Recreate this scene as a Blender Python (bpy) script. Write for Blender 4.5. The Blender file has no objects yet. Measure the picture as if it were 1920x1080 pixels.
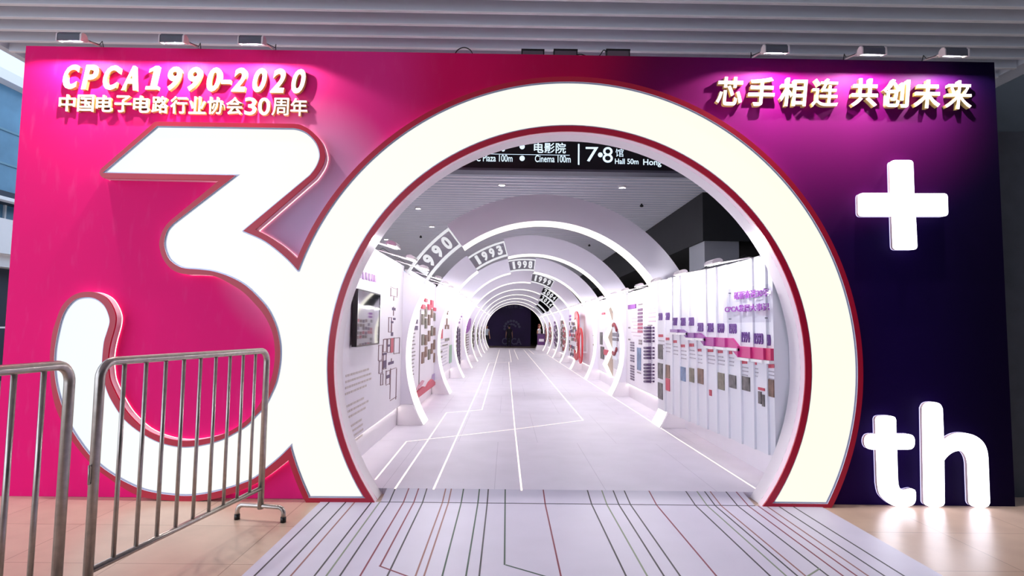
import bpy, bmesh, math, random
import numpy as np
from mathutils import Vector, Matrix
from mathutils.geometry import delaunay_2d_cdt
random.seed(7)
S = bpy.context.scene
COL = S.collection

# ------------------------------------------------------------------ camera (calibrated from the photograph)
FPX, PPX, PPY = 1065.0, 960.0, 540.0
VPX, VPY, ROLL, EYE = 950.0, 613.5, 0.0129, 1.5
_a = np.array([VPX-PPX, VPY-PPY, FPX]); _a /= np.linalg.norm(_a)
_n = np.cross(_a, np.array([1, ROLL, 0])); _n /= np.linalg.norm(_n)
if _n[1] > 0: _n = -_n
_x = np.cross(_a, _n)
if _x[0] < 0: _x = -_x
RW = np.array([_x, _a, _n])                      # rows: world axes seen in camera space (right, down, forward)
CAMP = np.array([0, 0, EYE])
def ray(px, py): return RW @ np.array([px-PPX, py-PPY, FPX])
def onY(px, py, y): r = ray(px, py); return CAMP + r*(y/r[1])
def onZ(px, py, z): r = ray(px, py); return CAMP + r*((z-EYE)/r[2])
def onX(px, py, x): r = ray(px, py); return CAMP + r*(x/r[0])
cam = bpy.data.objects.new('camera', bpy.data.cameras.new('camera')); COL.objects.link(cam)
cam.data.sensor_width = 36; cam.data.lens = FPX/1920*36
cam.data.clip_start = 0.05; cam.data.clip_end = 300
right, down, fwd = RW[:, 0], RW[:, 1], RW[:, 2]
cam.matrix_world = Matrix(((right[0], -down[0], -fwd[0], 0), (right[1], -down[1], -fwd[1], 0),
                           (right[2], -down[2], -fwd[2], EYE), (0, 0, 0, 1)))
S.camera = cam

# ------------------------------------------------------------------ world, exposure
W = bpy.data.worlds.new('sky'); S.world = W; W.use_nodes = True
bg = W.node_tree.nodes['Background']
bg.inputs[0].default_value = (0.62, 0.77, 1.0, 1); bg.inputs[1].default_value = 1.1
sun = bpy.data.objects.new('daylight', bpy.data.lights.new('daylight', 'SUN')); COL.objects.link(sun)
sun.data.energy = 2.7; sun.data.angle = math.radians(110); sun.data.color = (0.90, 0.95, 1.0)
sun.rotation_euler = Vector((0.86, 0.50, -0.42)).to_track_quat('-Z', 'Y').to_euler()   # soft overcast daylight from the open left side
S.view_settings.view_transform = 'Standard'; S.view_settings.look = 'None'
S.view_settings.gamma = 1; S.view_settings.use_curve_mapping = False
S.view_settings.exposure = 0.4
E_SIGN, E_LETTER, E_SOFFIT, E_STRIP = 0.75, 3.2, 1.3, 4.5
P_FRONT, P_WALL = 100.0, 11.0

# ------------------------------------------------------------------ materials
def lin(c):
    o = []
    for v in c[:3]:
        v /= 255.0
        o.append(v/12.92 if v <= 0.04045 else ((v+0.055)/1.055)**2.4)
    return (*o, 1)
MATS = {}
def mat(name, rgb, rough=0.5, metal=0.0, noise=0.0, scale=8.0, spec=0.5, coat=0.0):
    if name in MATS: return MATS[name]
    m = bpy.data.materials.new(name); m.use_nodes = True
    nt = m.node_tree; b = nt.nodes['Principled BSDF']
    c = lin(rgb)
    b.inputs['Base Color'].default_value = c; b.inputs['Roughness'].default_value = rough
    b.inputs['Metallic'].default_value = metal; b.inputs['Specular IOR Level'].default_value = spec
    b.inputs['Coat Weight'].default_value = coat
    if noise:
        tc = nt.nodes.new('ShaderNodeTexCoord'); n = nt.nodes.new('ShaderNodeTexNoise')
        n.inputs['Scale'].default_value = scale; n.inputs['Detail'].default_value = 4
        r = nt.nodes.new('ShaderNodeValToRGB')
        r.color_ramp.elements[0].position = 0.3; r.color_ramp.elements[1].position = 0.7
        r.color_ramp.elements[0].color = tuple(max(0, v*(1-noise)) for v in c[:3])+(1,)
        r.color_ramp.elements[1].color = tuple(min(1, v*(1+noise)) for v in c[:3])+(1,)
        nt.links.new(tc.outputs['Object'], n.inputs['Vector']); nt.links.new(n.outputs['Fac'], r.inputs[0])
        nt.links.new(r.outputs[0], b.inputs['Base Color'])
    MATS[name] = m; return m
def glow(name, rgb, strength):
    if name in MATS: return MATS[name]
    m = bpy.data.materials.new(name); m.use_nodes = True; b = m.node_tree.nodes['Principled BSDF']
    b.inputs['Base Color'].default_value = lin(tuple(v*.3 for v in rgb)); b.inputs['Roughness'].default_value = 0.4; b.inputs['Specular IOR Level'].default_value = .2
    b.inputs['Emission Color'].default_value = lin(rgb); b.inputs['Emission Strength'].default_value = strength
    MATS[name] = m; return m
white = mat('white paint', (238, 232, 240), 0.45, noise=0.02, scale=3)
white_gloss = mat('white lacquer', (240, 238, 240), 0.25)
black = mat('black plastic', (14, 14, 16), 0.4)
steel = mat('galvanised steel', (178, 170, 164), 0.3, metal=0.85, noise=0.12, scale=30)
red_rim = mat('crimson rim', (182, 14, 52), 0.35)
red = mat('red lacquer', (205, 20, 40), 0.35)
alu = mat('lamp aluminium', (92, 97, 108), 0.45, metal=0.2)
lampwhite = mat('lamp end plastic', (225, 215, 220), 0.4)
purple = mat('purple print', (132, 62, 150), 0.5)
plum = mat('dark purple print', (74, 40, 92), 0.5)
dimtext = mat('grey print', (150, 138, 140), 0.6)
redprint = mat('red print', (196, 70, 92), 0.5)
brown = mat('brown photograph print', (128, 98, 84), 0.5, noise=0.5, scale=9)
greyphoto = mat('grey photograph print', (98, 92, 92), 0.5, noise=0.6, scale=12)
sepia = mat('sepia photograph print', (120, 112, 98), 0.5, noise=0.5, scale=12)
bluephoto = mat('blue photograph print', (110, 128, 160), 0.5, noise=0.4, scale=8)
greenprint = mat('green print', (140, 178, 150), 0.5)
darkwall = mat('dark concrete', (34, 35, 40), 0.8, noise=0.12, scale=5)
blackwall = mat('unlit wall', (26, 27, 32), 0.8, noise=0.1, scale=3)
ledwhite = glow('white LED diffuser', (255, 246, 232), E_STRIP)
soffit_m = glow('arch soffit light panel', (255, 250, 236), E_SOFFIT)
linelight = glow('floor line light', (255, 240, 232), 1.15)

# ------------------------------------------------------------------ mesh builder
class MB:
    def __init__(s): s.v = []; s.f = []; s.m = []; s.sm = []
    def add(s, vs, fs, mi=0, smooth=False):
        o = len(s.v); s.v += [tuple(map(float, p)) for p in vs]
        for f in fs: s.f.append(tuple(i+o for i in f)); s.m.append(mi); s.sm.append(smooth)
    def box(s, x0, y0, z0, x1, y1, z1, mi=0):
        x0, x1 = sorted((x0, x1)); y0, y1 = sorted((y0, y1)); z0, z1 = sorted((z0, z1))
        vs = [(x, y, z) for z in (z0, z1) for y in (y0, y1) for x in (x0, x1)]
        s.add(vs, [(0, 2, 3, 1), (4, 5, 7, 6), (0, 1, 5, 4), (2, 6, 7, 3), (0, 4, 6, 2), (1, 3, 7, 5)], mi)
    def cap(s, loops, tf, mi=0, flip=False):
        """flat tessellated polygon with holes; loops of 2-D points; tf maps (u, v) to 3-D"""
        flat = []; ed = []
        for l in loops:
            l = [p for i, p in enumerate(l) if math.hypot(p[0]-l[i-1][0], p[1]-l[i-1][1]) > 1e-7]
            o = len(flat); flat += [Vector((p[0], p[1])) for p in l]; ed += [(o+i, o+(i+1) % len(l)) for i in range(len(l))]
        vs, _, tris, _, _, _ = delaunay_2d_cdt(flat, ed, [], 0, 1e-7)
        out = []
        for t in tris:
            a, b, c = (vs[i] for i in t); g = (a+b+c)/3
            if abs((b-a).cross(c-a)) < 1e-12: continue
            ins = False
            for i, j in ed:
                p, q = flat[i], flat[j]
                if (p.y > g.y) != (q.y > g.y) and g.x < (q.x-p.x)*(g.y-p.y)/(q.y-p.y)+p.x: ins = not ins
            if not ins: continue
            t = tuple(t) if (b-a).cross(c-a) > 0 else tuple(reversed(t))
            out.append(tuple(reversed(t)) if flip else t)
        s.add([tf(p[0], p[1]) for p in vs], out, mi)
    def band(s, loop, tf0, tf1, mi=0, closed=True, smooth=False):
        n = len(loop); vs = [tf0(*p) for p in loop]+[tf1(*p) for p in loop]
        s.add(vs, [(i, (i+1) % n, n+(i+1) % n, n+i) for i in range(n if closed else n-1)], mi, smooth)
    def prismY(s, loops, y0, y1, mi=0, side=None):
        t0 = lambda u, v: (u, y0, v); t1 = lambda u, v: (u, y1, v)
        s.cap(loops, t0, mi); s.cap(loops, t1, mi, True)
        for l in loops: s.band(l, t0, t1, mi if side is None else side)
    def prismX(s, loops, x0, x1, mi=0):
        t0 = lambda u, v: (x0, u, v); t1 = lambda u, v: (x1, u, v)
        s.cap(loops, t0, mi); s.cap(loops, t1, mi, True)
        for l in loops: s.band(l, t0, t1, mi)
    def tube(s, pts, r, n=10, mi=0, caps=True):
        pts = [Vector(p) for p in pts]; rr = r if isinstance(r, (list, tuple)) else [r]*len(pts)
        vs = []; up = None
        for i, p in enumerate(pts):
            d = ((pts[min(i+1, len(pts)-1)]-p).normalized()+(p-pts[max(i-1, 0)]).normalized())
            d = d.normalized() if d.length > 1e-9 else Vector((0, 0, 1))
            if up is None: up = Vector((0, 0, 1)) if abs(d.z) < 0.9 else Vector((1, 0, 0))
            a = d.cross(up).normalized(); b = a.cross(d).normalized(); up = b
            for k in range(n):
                t = 2*math.pi*k/n; vs.append(p+(a*math.cos(t)+b*math.sin(t))*rr[i])
        fs = [(i*n+k, i*n+(k+1) % n, (i+1)*n+(k+1) % n, (i+1)*n+k) for i in range(len(pts)-1) for k in range(n)]
        s.add(vs, fs, mi, True)
        if caps:
            o = len(s.v)-len(vs)
            s.f.append(tuple(o+k for k in reversed(range(n)))); s.m.append(mi); s.sm.append(False)
            s.f.append(tuple(o+(len(pts)-1)*n+k for k in range(n))); s.m.append(mi); s.sm.append(False)
    def ball(s, c, r, mi=0, n=12, sc=(1, 1, 1)):
        vs = []; fs = []
        for i in range(n//2+1):
            th = math.pi*i/(n//2)
            for k in range(n):
                ph = 2*math.pi*k/n
                vs.append((c[0]+r*sc[0]*math.sin(th)*math.cos(ph), c[1]+r*sc[1]*math.sin(th)*math.sin(ph), c[2]+r*sc[2]*math.cos(th)))
        for i in range(n//2):
            for k in range(n): fs.append((i*n+k, (i+1)*n+k, (i+1)*n+(k+1) % n, i*n+(k+1) % n))
        s.add(vs, fs, mi, True)
    def text(s, body, tf, w, h, depth=0.0, bold=0.0, shear=0.0, mi=0, space=1.0, mi_side=None):
        """text fitted to a w x h box; tf maps (u, v, d) to 3-D, d from 0 (back) to depth (front)"""
        tv, tf_ = text_shape(body, bold, depth > 0, space)
        vs = []
        for x, y, z in tv:
            u = (x+shear*y*h/w)/(1+abs(shear)*h/w); vs.append(tf(u*w, y*h, z*depth))
        if mi_side is None: s.add(vs, tf_, mi)
        else:
            o = len(s.v); s.add(vs, tf_, mi)
            for i, f in enumerate(tf_):
                zs = [tv[k][2] for k in f]
                if max(zs)-min(zs) > 0.1: s.m[len(s.m)-len(tf_)+i] = mi_side
    def build(s, name, mats, parent=None, loc=None):
        me = bpy.data.meshes.new(name); me.from_pydata(s.v, [], s.f)
        if not isinstance(mats, (list, tuple)): mats = [mats]
        for m in mats: me.materials.append(m)
        me.polygons.foreach_set('material_index', s.m); me.polygons.foreach_set('use_smooth', s.sm)
        me.update()
        bm = bmesh.new(); bm.from_mesh(me)
        bmesh.ops.remove_doubles(bm, verts=bm.verts, dist=1e-6)
        bmesh.ops.recalc_face_normals(bm, faces=bm.faces)
        bm.to_mesh(me); bm.free()
        o = bpy.data.objects.new(name, me); COL.objects.link(o)
        if parent is not None:
            o.parent = parent
            if parent.type == 'EMPTY' or parent.parent is not None or True:
                o.matrix_parent_inverse = Matrix.Identity(4)
        if loc: o.location = loc
        return o
_TX = {}
def _glyphs(body, bold, solid, space):
    c = bpy.data.curves.new('lettering', 'FONT'); c.body = body; c.offset = bold; c.extrude = 0.5 if solid else 0
    c.space_character = space; c.resolution_u = 4
    o = bpy.data.objects.new('lettering', c); COL.objects.link(o)
    me = bpy.data.meshes.new_from_object(o.evaluated_get(bpy.context.evaluated_depsgraph_get()))
    vs = [tuple(v.co) for v in me.vertices]; fs = [tuple(p.vertices) for p in me.polygons]
    area = sum(p.area for p in me.polygons if abs(p.normal.z) > .9)
    bpy.data.objects.remove(o); bpy.data.curves.remove(c); bpy.data.meshes.remove(me)
    return vs, fs, area
def text_shape(body, bold, solid, space):
    k = (body, bold, solid, space)
    if k in _TX: return _TX[k]
    a0 = _glyphs(body, 0, solid, space)[2]; a1 = _glyphs(body, .004, solid, space)[2]; g = (a1-a0)/.004
    for b in [bold]+[q for q in (.02, .017, .014, .012, .01, .008, .006, .004, 0) if q < bold]:
        vs, fs, area = _glyphs(body, b, solid, space)
        if b == 0 or abs(area-(a0+g*b)) < .07*(a0+g*b): break
    xs = [v[0] for v in vs]; ys = [v[1] for v in vs]
    x0, x1, y0, y1 = min(xs), max(xs), min(ys), max(ys)
    vs = [((x-x0)/(x1-x0), (y-y0)/(y1-y0), z+0.5 if solid else 0) for x, y, z in vs]
    _TX[k] = (vs, fs); return _TX[k]
def tag(o, label=None, cat=None, group=None, kind=None):
    if label: o['label'] = label
    if cat: o['category'] = cat
    if group: o['group'] = group
    if kind: o['kind'] = kind
    return o
def thing(name, label, cat, group=None, loc=(0, 0, 0), rz=0.0):
    o = bpy.data.objects.new(name, None); COL.objects.link(o); o.empty_display_size = 0.1
    o.location = loc; o.rotation_euler = (0, 0, rz)
    return tag(o, label, cat, group)
def kids(o): return [c for c in bpy.data.objects if c.parent == o]
def dup(o, parent=None):
    c = o.copy(); COL.objects.link(c); c.parent = parent
    for k in list(o.children): dup(k, c)
    return c
def spline(pts, n=5):
    """Catmull-Rom through the points (open)"""
    if len(pts) < 3: return list(pts)
    P = [pts[0]]+list(pts)+[pts[-1]]; out = []
    for i in range(1, len(P)-2):
        p0, p1, p2, p3 = (np.array(q, float) for q in P[i-1:i+3])
        for k in range(n):
            t = k/n
            out.append(tuple(0.5*(2*p1+(p2-p0)*t+(2*p0-5*p1+4*p2-p3)*t*t+(3*p1-p0-3*p2+p3)*t**3)))
    out.append(tuple(pts[-1])); return out

# ================================================================== SETTING
PY, BY, FY = 5.02, 5.20, 4.93            # backdrop face, backdrop rear, front of the big number
LEFT, RIGHT, TOPZ = -4.385, 4.445, 3.985
TF = 0.05                                # level of the tunnel floor
CX, CZ, RA = 0.535, 1.085, 2.023          # arch circle
YA = [8.47+3.85*k for k in range(9)]     # arch fronts
AD = 0.48
WL, WR = -1.595, 2.645

def floor_material():
    m = bpy.data.materials.new('beige stone tiles'); m.use_nodes = True; nt = m.node_tree; b = nt.nodes['Principled BSDF']
    tc = nt.nodes.new('ShaderNodeTexCoord'); mp = nt.nodes.new('ShaderNodeMapping'); br = nt.nodes.new('ShaderNodeTexBrick')
    mp.inputs['Location'].default_value = (-3.29, -4.355, 0)
    br.offset = 0; br.inputs['Scale'].default_value = 1; br.inputs['Brick Width'].default_value = 0.713
    br.inputs['Row Height'].default_value = 0.68; br.inputs['Mortar Size'].default_value = 0.0035
    br.inputs['Color1'].default_value = lin((196, 168, 150)); br.inputs['Color2'].default_value = lin((190, 161, 143))
    br.inputs['Mortar'].default_value = lin((150, 122, 104))
    n = nt.nodes.new('ShaderNodeTexNoise'); n.inputs['Scale'].default_value = 5; n.inputs['Detail'].default_value = 6
    mx = nt.nodes.new('ShaderNodeMixRGB'); mx.blend_type = 'OVERLAY'; mx.inputs[0].default_value = 0.18
    nt.links.new(tc.outputs['Object'], mp.inputs[0]); nt.links.new(mp.outputs[0], br.inputs['Vector'])
    nt.links.new(tc.outputs['Object'], n.inputs['Vector'])
    nt.links.new(br.outputs[0], mx.inputs[1]); nt.links.new(n.outputs['Fac'], mx.inputs[2])
    nt.links.new(mx.outputs[0], b.inputs['Base Color'])
    b.inputs['Roughness'].default_value = 0.3
    return m
b = MB(); b.box(-24, -6, -0.2, 12, 70, 0)
tag(b.build('floor', floor_material()), kind='structure')

# ceiling: white linear baffles under a dark slab
slat_m = mat('baffle paint', (222, 226, 236), 0.5)
slab_m = mat('dark ceiling void', (205, 205, 212), 0.9)
CL, CR, CH, PITCH = -5.97, 6.12, 4.7, 0.2556
b = MB()
for k in range(-44, 160):
    y = 5.583+PITCH*k
    b.box(CL, y+.001, CH+.01, CR, y+0.039, CH+0.2, 0); b.box(CL, y, CH, CR, y+0.04, CH+0.0095, 2)  # lighter bottom strip paints in floor light bouncing onto each slat
b.box(CL-0.1, -6, CH+0.2, CR+0.3, 47, CH+0.3, 1)
b.box(CR+0.02, -6, CH+0.03, CR+0.28, 47, CH+0.2, 0)
b.box(CL-0.12, -6, CH+0.03, CL-0.02, 47, CH+0.2, 0)
tag(b.build('ceiling', [slat_m, slab_m, mat('baffle edge with painted bounce', (250, 248, 252), .4)]), kind='structure')

# right side of the concourse
b = MB(); b.box(CR+0.32, 7.6, 0, 12, 7.9, 6.2); b.box(CR+0.32, 7.585, 3.95, 12, 7.6, 6.2)
tag(b.build('wall_right_rear', darkwall), kind='structure')
b = MB(); b.box(4.47, 5.3, 0, 9.3, 5.45, 3.44); tag(b.build('wall_right', mat('dark partition', (66, 68, 76), .8, noise=.1, scale=6)), kind='structure')
b = MB(); b.box(CR+1.2, 7.9, 0, CR+1.5, 64, 5); b.box(CR+3.2, -8, 0, CR+3.5, 7.6, 6); b.box(-2.2, -6.4, 0, CR+3.2, -6.1, 6); tag(b.build('wall_side_light_block', blackwall), kind='structure')  # stretches beside and behind the camera are unseen, added to block daylight
b = MB(); b.box(4.55, 13.0, 0, 5.35, 14.1, 3.6); tag(b.build('pillar_1', mat('pillar concrete', (150, 151, 160), 0.8)), kind='structure')
b = MB(); b.box(4.5, 12.95, 3.55, CR+1.2, 44, 4.68); tag(b.build('beam_1', blackwall), kind='structure')
b = MB(); b.box(-16, 63, 0, 12, 63.3, 6); tag(b.build('wall_back', blackwall), kind='structure')
b = MB(); b.box(-5.9, 43, 0, -3.6, 63, 4.9); b.box(-6, 46, 4.7, 8, 63, 5.0); tag(b.build('wall_left', blackwall), kind='structure')

# the building across the open side
glass = mat('blue facade glass', (96, 146, 178), 0.2, noise=0.2, scale=1.2)
fac_w = mat('white facade cladding', (252, 253, 255), 0.6)
b = MB(); fx = -12.0
b.box(fx, 3, 4.56, fx-3, 60, 7.1, 1); b.box(fx+0.3, 3, 7.08, fx-3, 60, 7.32, 0)
b.box(fx+0.1, 3, 4.36, fx-3, 60, 4.56, 2); b.box(fx+0.22, 3, 4.32, fx, 60, 4.4, 0)
b.box(fx-0.5, 3, 3.93, fx-3, 60, 4.36, 1); b.box(fx, 3, 3.1, fx-3, 60, 3.93, 0)
b.box(fx-0.2, 3, 2.8, fx-3, 60, 3.1, 0); b.box(fx-0.6, 3, 0, fx-3, 60, 2.8, 2)
for k in range(30): b.box(fx+0.04, 4+k*1.5, 4.56, fx, 4.06+k*1.5, 7.08, 0)
for z in (5.2, 6.0): b.box(fx+0.03, 3, z, fx, 60, z+0.05, 3)
for k in range(50): b.box(fx-0.45, 3+k, 3.93, fx-0.5, 3.05+k, 4.36, 0)
b.box(fx+0.1, 3, 1.32, fx+0.05, 60, 1.36, 0)
tag(b.build('building_facade', [fac_w, glass, mat('dark facade band', (58, 66, 80), 0.7), mat('facade spandrel', (104, 150, 172), 0.3)]), kind='structure')  # dark bands at the slab edge and along the ground floor

# tunnel floor
def tunnel_floor_material():
    m = mat('white tunnel floor', (221, 214, 229), 0.5, noise=0.04, scale=2.5, spec=.3); nt = m.node_tree; B = nt.nodes['Principled BSDF']
    tc = nt.nodes.new('ShaderNodeTexCoord'); mp = nt.nodes.new('ShaderNodeMapping'); br = nt.nodes.new('ShaderNodeTexBrick'); mx = nt.nodes.new('ShaderNodeMixRGB')
    mp.inputs['Location'].default_value = (-.41, -.1, 0); br.offset = .5; br.inputs['Scale'].default_value = 1; br.inputs['Brick Width'].default_value = 1.0; br.inputs['Row Height'].default_value = 2.4
    br.inputs['Mortar Size'].default_value = .0025; br.inputs['Color1'].default_value = br.inputs['Color2'].default_value = (1, 1, 1, 1); br.inputs['Mortar'].default_value = (.72, .7, .74, 1)
    src = B.inputs['Base Color'].links[0].from_socket; mx.blend_type = 'MULTIPLY'; mx.inputs[0].default_value = 1
    nt.links.new(tc.outputs['Object'], mp.inputs[0]); nt.links.new(mp.outputs[0], br.inputs['Vector']); nt.links.new(src, mx.inputs[1]); nt.links.new(br.outputs[0], mx.inputs[2]); nt.links.new(mx.outputs[0], B.inputs['Base Color'])
    return m
b = MB(); b.box(-2.3, BY, 0, 3.35, YA[-1]+AD+0.3, TF)
tf = tag(b.build('tunnel_floor', tunnel_floor_material()), kind='structure')
def floor_line(pts, w=0.016, mb=None, z=TF):
    P = [onZ(x, y, z) for x, y in pts]
    for p, q in zip(P[:-1], P[1:]):
        d = np.array([q[0]-p[0], q[1]-p[1]]); L = np.linalg.norm(d); d /= L; n = np.array([-d[1], d[0]])*w/2; e = d*w/2
        c = [(p[0]-e[0]+n[0], p[1]-e[1]+n[1]), (p[0]-e[0]-n[0], p[1]-e[1]-n[1]), (q[0]+e[0]-n[0], q[1]+e[1]-n[1]), (q[0]+e[0]+n[0], q[1]+e[1]+n[1])]
        mb.add([(*v, z+0.0015) for v in c]+[(*v, z-0.004) for v in c], [(0, 1, 2, 3), (7, 6, 5, 4), (0, 4, 5, 1), (1, 5, 6, 2), (2, 6, 7, 3), (3, 7, 4, 0)])
FL = [[(813, 917), (900, 722), (917, 681)], [(936.5, 655.5), (903.5, 768.5), (837, 774), (741, 916)], [(917, 680.6), (951, 679.4)],
      [(978, 919), (965, 800), (953.8, 679), (958.6, 678.5), (954.8, 655.5)], [(963.7, 655.5), (971.6, 674)],
      [(981.8, 655.5), (1093.5, 788), (963, 805), (762, 828), (704, 899)], [(991, 655.5), (1001.5, 664.4), (1026, 665), (1120, 726), (1142, 740), (1280, 829), (1421, 919)]]
for l in FL:
    m_ = MB(); floor_line(l, mb=m_); m_.build('light_line', linelight, tf)

# ================================================================== RAMP MAT with printed circuit lines
mat_m = mat('printed white mat', (198, 192, 212), 0.42, noise=0.03, scale=3)
ink = [mat('dark green ink', (34, 66, 52), 0.5), mat('dark red ink', (120, 34, 58), 0.5), mat('black ink', (40, 36, 46), 0.5), mat('olive ink', (120, 132, 112), 0.5), mat('brown ink', (140, 90, 88), 0.5)]
b = MB()
XL, XR = -1.555, 2.71; RY = 4.945
b.box(XL, 1.2, 0, XR, RY, 0.006, 0)
rl, rr_ = -1.05, 2.14
b.add([(rl, RY, .001), (rr_, RY, .001), (rr_, RY, .007), (rl, RY, .007), (rl, BY+.002, .001), (rr_, BY+.002, .001), (rr_, BY+.002, TF+.001), (rl, BY+.002, TF+.001)],
      [(0, 1, 2, 3), (4, 7, 6, 5), (3, 2, 6, 7), (0, 4, 5, 1), (0, 3, 7, 4), (1, 5, 6, 2)], 0)
def stripe(x, y0, y1, ci, w=0.011):
    b.box(x-w/2, y0, 0.003, x+w/2, y1, 0.0072, ci+1)
def ramp_stripe(x, ci, w=0.011):
    z0, z1 = 0.0078, TF+0.0018
    if rl < x < rr_:
        b.add([(x-w/2, RY, z0), (x+w/2, RY, z0), (x+w/2, BY, z1), (x-w/2, BY, z1), (x-w/2, RY, z0-.004), (x+w/2, RY, z0-.004), (x+w/2, BY, z1-.004), (x-w/2, BY, z1-.004)],
              [(0, 1, 2, 3), (7, 6, 5, 4), (0, 4, 5, 1), (3, 2, 6, 7)], ci+1)
LN = [(640+65/3, 947, 4), (640+160/3, 947, 2), (640+207/3, 947, 3), (640+262/3, 947, 2), (640+343/3, 947, 1), (640+452/3, 947, 2), (640+565/3, 947, 4),
      (640+599/3, 947, 4), (640+672/3, 947, 0), (640+767/3, 947, 0), (640+820/3, 947, 2), (640+1147/3, 947, 1), (640+1408/3, 947, 2), (640+1493/3, 947, 3), (640+1560/3, 947, 2),
      (640+1625/3, 947, 2), (640+1770/3, 947, 1), (1280+75/3, 950, 2), (1280+140/3, 950, 3), (1280+185/3, 950, 2), (1280+218/3, 950, 4), (1280+310/3, 950, 2), (1280+370/3, 950, 1), (1280+425/3, 950, 1),
      (1280+560/3, 955, 2), (1280+640/3, 955, 2), (1280+480/3, 952, 4), (605, 955, 2), (640, 952, 2)]
for px, py, ci in LN:
    x = onZ(px, py, 0)[0]; stripe(x, 1.2, RY, ci); ramp_stripe(x, ci)
def slant(p, q, ci, w=0.011):
    d = np.array([q[0]-p[0], q[1]-p[1]]); d /= np.linalg.norm(d); n = np.array([-d[1], d[0]])*w/2
    c = [(p[0]+n[0], p[1]+n[1]), (p[0]-n[0], p[1]-n[1]), (q[0]-n[0], q[1]-n[1]), (q[0]+n[0], q[1]+n[1])]
    b.add([(*v, .0074) for v in c]+[(*v, .004) for v in c], [(0, 1, 2, 3), (7, 6, 5, 4), (0, 4, 5, 1), (1, 5, 6, 2), (2, 6, 7, 3), (3, 7, 4, 0)], ci+1)
for (ax, ay), (bx, by), ci in [((948, 1061), (1013, 1080), 0), ((711, 1063), (757, 1080), 1), ((1537, 1068), (1518, 1080), 3)]:
    p0 = onZ(ax, ay, 0); p1 = onZ(bx, by, 0); d = p1-p0; slant(p0[:2], (p0+d*4)[:2], ci)
x = onZ(947, 947, 0)[0]; yb = onZ(948, 1061, 0)[1]; stripe(x, yb, RY, 0); ramp_stripe(x, 0)
x = onZ(640+402/3, 947, 0)[0]; yb = onZ(711, 1063, 0)[1]; stripe(x, yb, RY, 1); ramp_stripe(x, 1)
b.box(rl, RY-.004, .004, rr_, RY+.004, .0085, 3)
tag(b.build('floor_mat', [mat_m]+ink), 'white ramp mat printed with thin red, green and black circuit lines before the entrance', 'floor mat')

# ================================================================== BACKDROP PANEL
def print_material():
    m = bpy.data.materials.new('pink to navy backdrop print'); m.use_nodes = True; nt = m.node_tree; B = nt.nodes['Principled BSDF']
    L = nt.links.new; N = nt.nodes.new
    tc = N('ShaderNodeTexCoord'); sep = N('ShaderNodeSeparateXYZ'); L(tc.outputs['Object'], sep.inputs[0])
    def ramp(st, interp='EASE'):
        r = N('ShaderNodeValToRGB'); cr = r.color_ramp; cr.interpolation = interp
        while len(cr.elements) > 1: cr.elements.remove(cr.elements[-1])
        cr.elements[0].position = st[0][0]; cr.elements[0].color = lin(st[0][1])
        for p, c in st[1:]: e = cr.elements.new(p); e.color = lin(c)
        return r
    def mth(op, *v, clamp=False):
        n = N('ShaderNodeMath'); n.operation = op; n.use_clamp = clamp
        for i, q in enumerate(v):
            if isinstance(q, (int, float)): n.inputs[i].default_value = q
            else: L(q, n.inputs[i])
        return n.outputs[0]
    t = mth('DIVIDE', mth('ADD', sep.outputs[0], 4.4), 8.85, clamp=True)
    base = ramp([(0.0, (236, 22, 116)), (0.22, (234, 30, 122)), (0.36, (216, 44, 128)), (0.44, (206, 14, 88)), (0.56, (176, 10, 70)), (0.66, (92, 8, 56)), (0.76, (48, 4, 72)), (0.88, (22, 2, 62)), (1.0, (12, 1, 36))])
    L(t, base.inputs[0])
    # pale lilac cloud between the two digits, print and sign glow painted together
    dx = mth('DIVIDE', mth('ADD', sep.outputs[0], 1.78), 0.95); dz = mth('DIVIDE', mth('SUBTRACT', sep.outputs[2], 2.42), 1.2)
    r2 = mth('ADD', mth('MULTIPLY', dx, dx), mth('MULTIPLY', dz, dz))
    c1 = mth('SUBTRACT', 1.0, r2, clamp=True); cl = mth('MULTIPLY', mth('POWER', c1, 1.4), 0.95)
    mx = N('ShaderNodeMixRGB'); L(cl, mx.inputs[0]); L(base.outputs[0], mx.inputs[1]); mx.inputs[2].default_value = lin((196, 170, 204))
    # purple spotlight glow under the slogan, painted into the print
    dx2 = mth('DIVIDE', mth('SUBTRACT', sep.outputs[0], 2.5), 2.1); dz2 = mth('DIVIDE', mth('SUBTRACT', sep.outputs[2], 3.35), 1.15)
    q2 = mth('ADD', mth('MULTIPLY', dx2, dx2), mth('MULTIPLY', dz2, dz2))
    f1 = mth('SUBTRACT', 1.0, q2, clamp=True); fl = mth('MULTIPLY', mth('MULTIPLY', f1, f1), 0.85)
    mx2 = N('ShaderNodeMixRGB'); L(fl, mx2.inputs[0]); L(mx.outputs[0], mx2.inputs[1]); mx2.inputs[2].default_value = lin((140, 10, 112))
    # faint drifting flecks
    mp = N('ShaderNodeMapping'); mp.inputs['Rotation'].default_value = (0, 0.9, 0); mp.inputs['Scale'].default_value = (9, 1, 2.2)
    L(tc.outputs['Object'], mp.inputs[0])
    nz = N('ShaderNodeTexNoise'); nz.inputs['Scale'].default_value = 1.6; nz.inputs['Detail'].default_value = 5; L(mp.outputs[0], nz.inputs['Vector'])
    fk = mth('MULTIPLY', mth('SUBTRACT', nz.outputs['Fac'], 0.56, clamp=True), mth('MULTIPLY', mth('SUBTRACT', 0.62, t, clamp=True), 0.9))
    mx3 = N('ShaderNodeMixRGB'); L(fk, mx3.inputs[0]); L(mx2.outputs[0], mx3.inputs[1]); mx3.inputs[2].default_value = lin((240, 130, 190))
    L(mx3.outputs[0], B.inputs['Base Color']); B.inputs['Roughness'].default_value = 0.6
    B.inputs['Specular IOR Level'].default_value = 0.08
    return m
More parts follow.
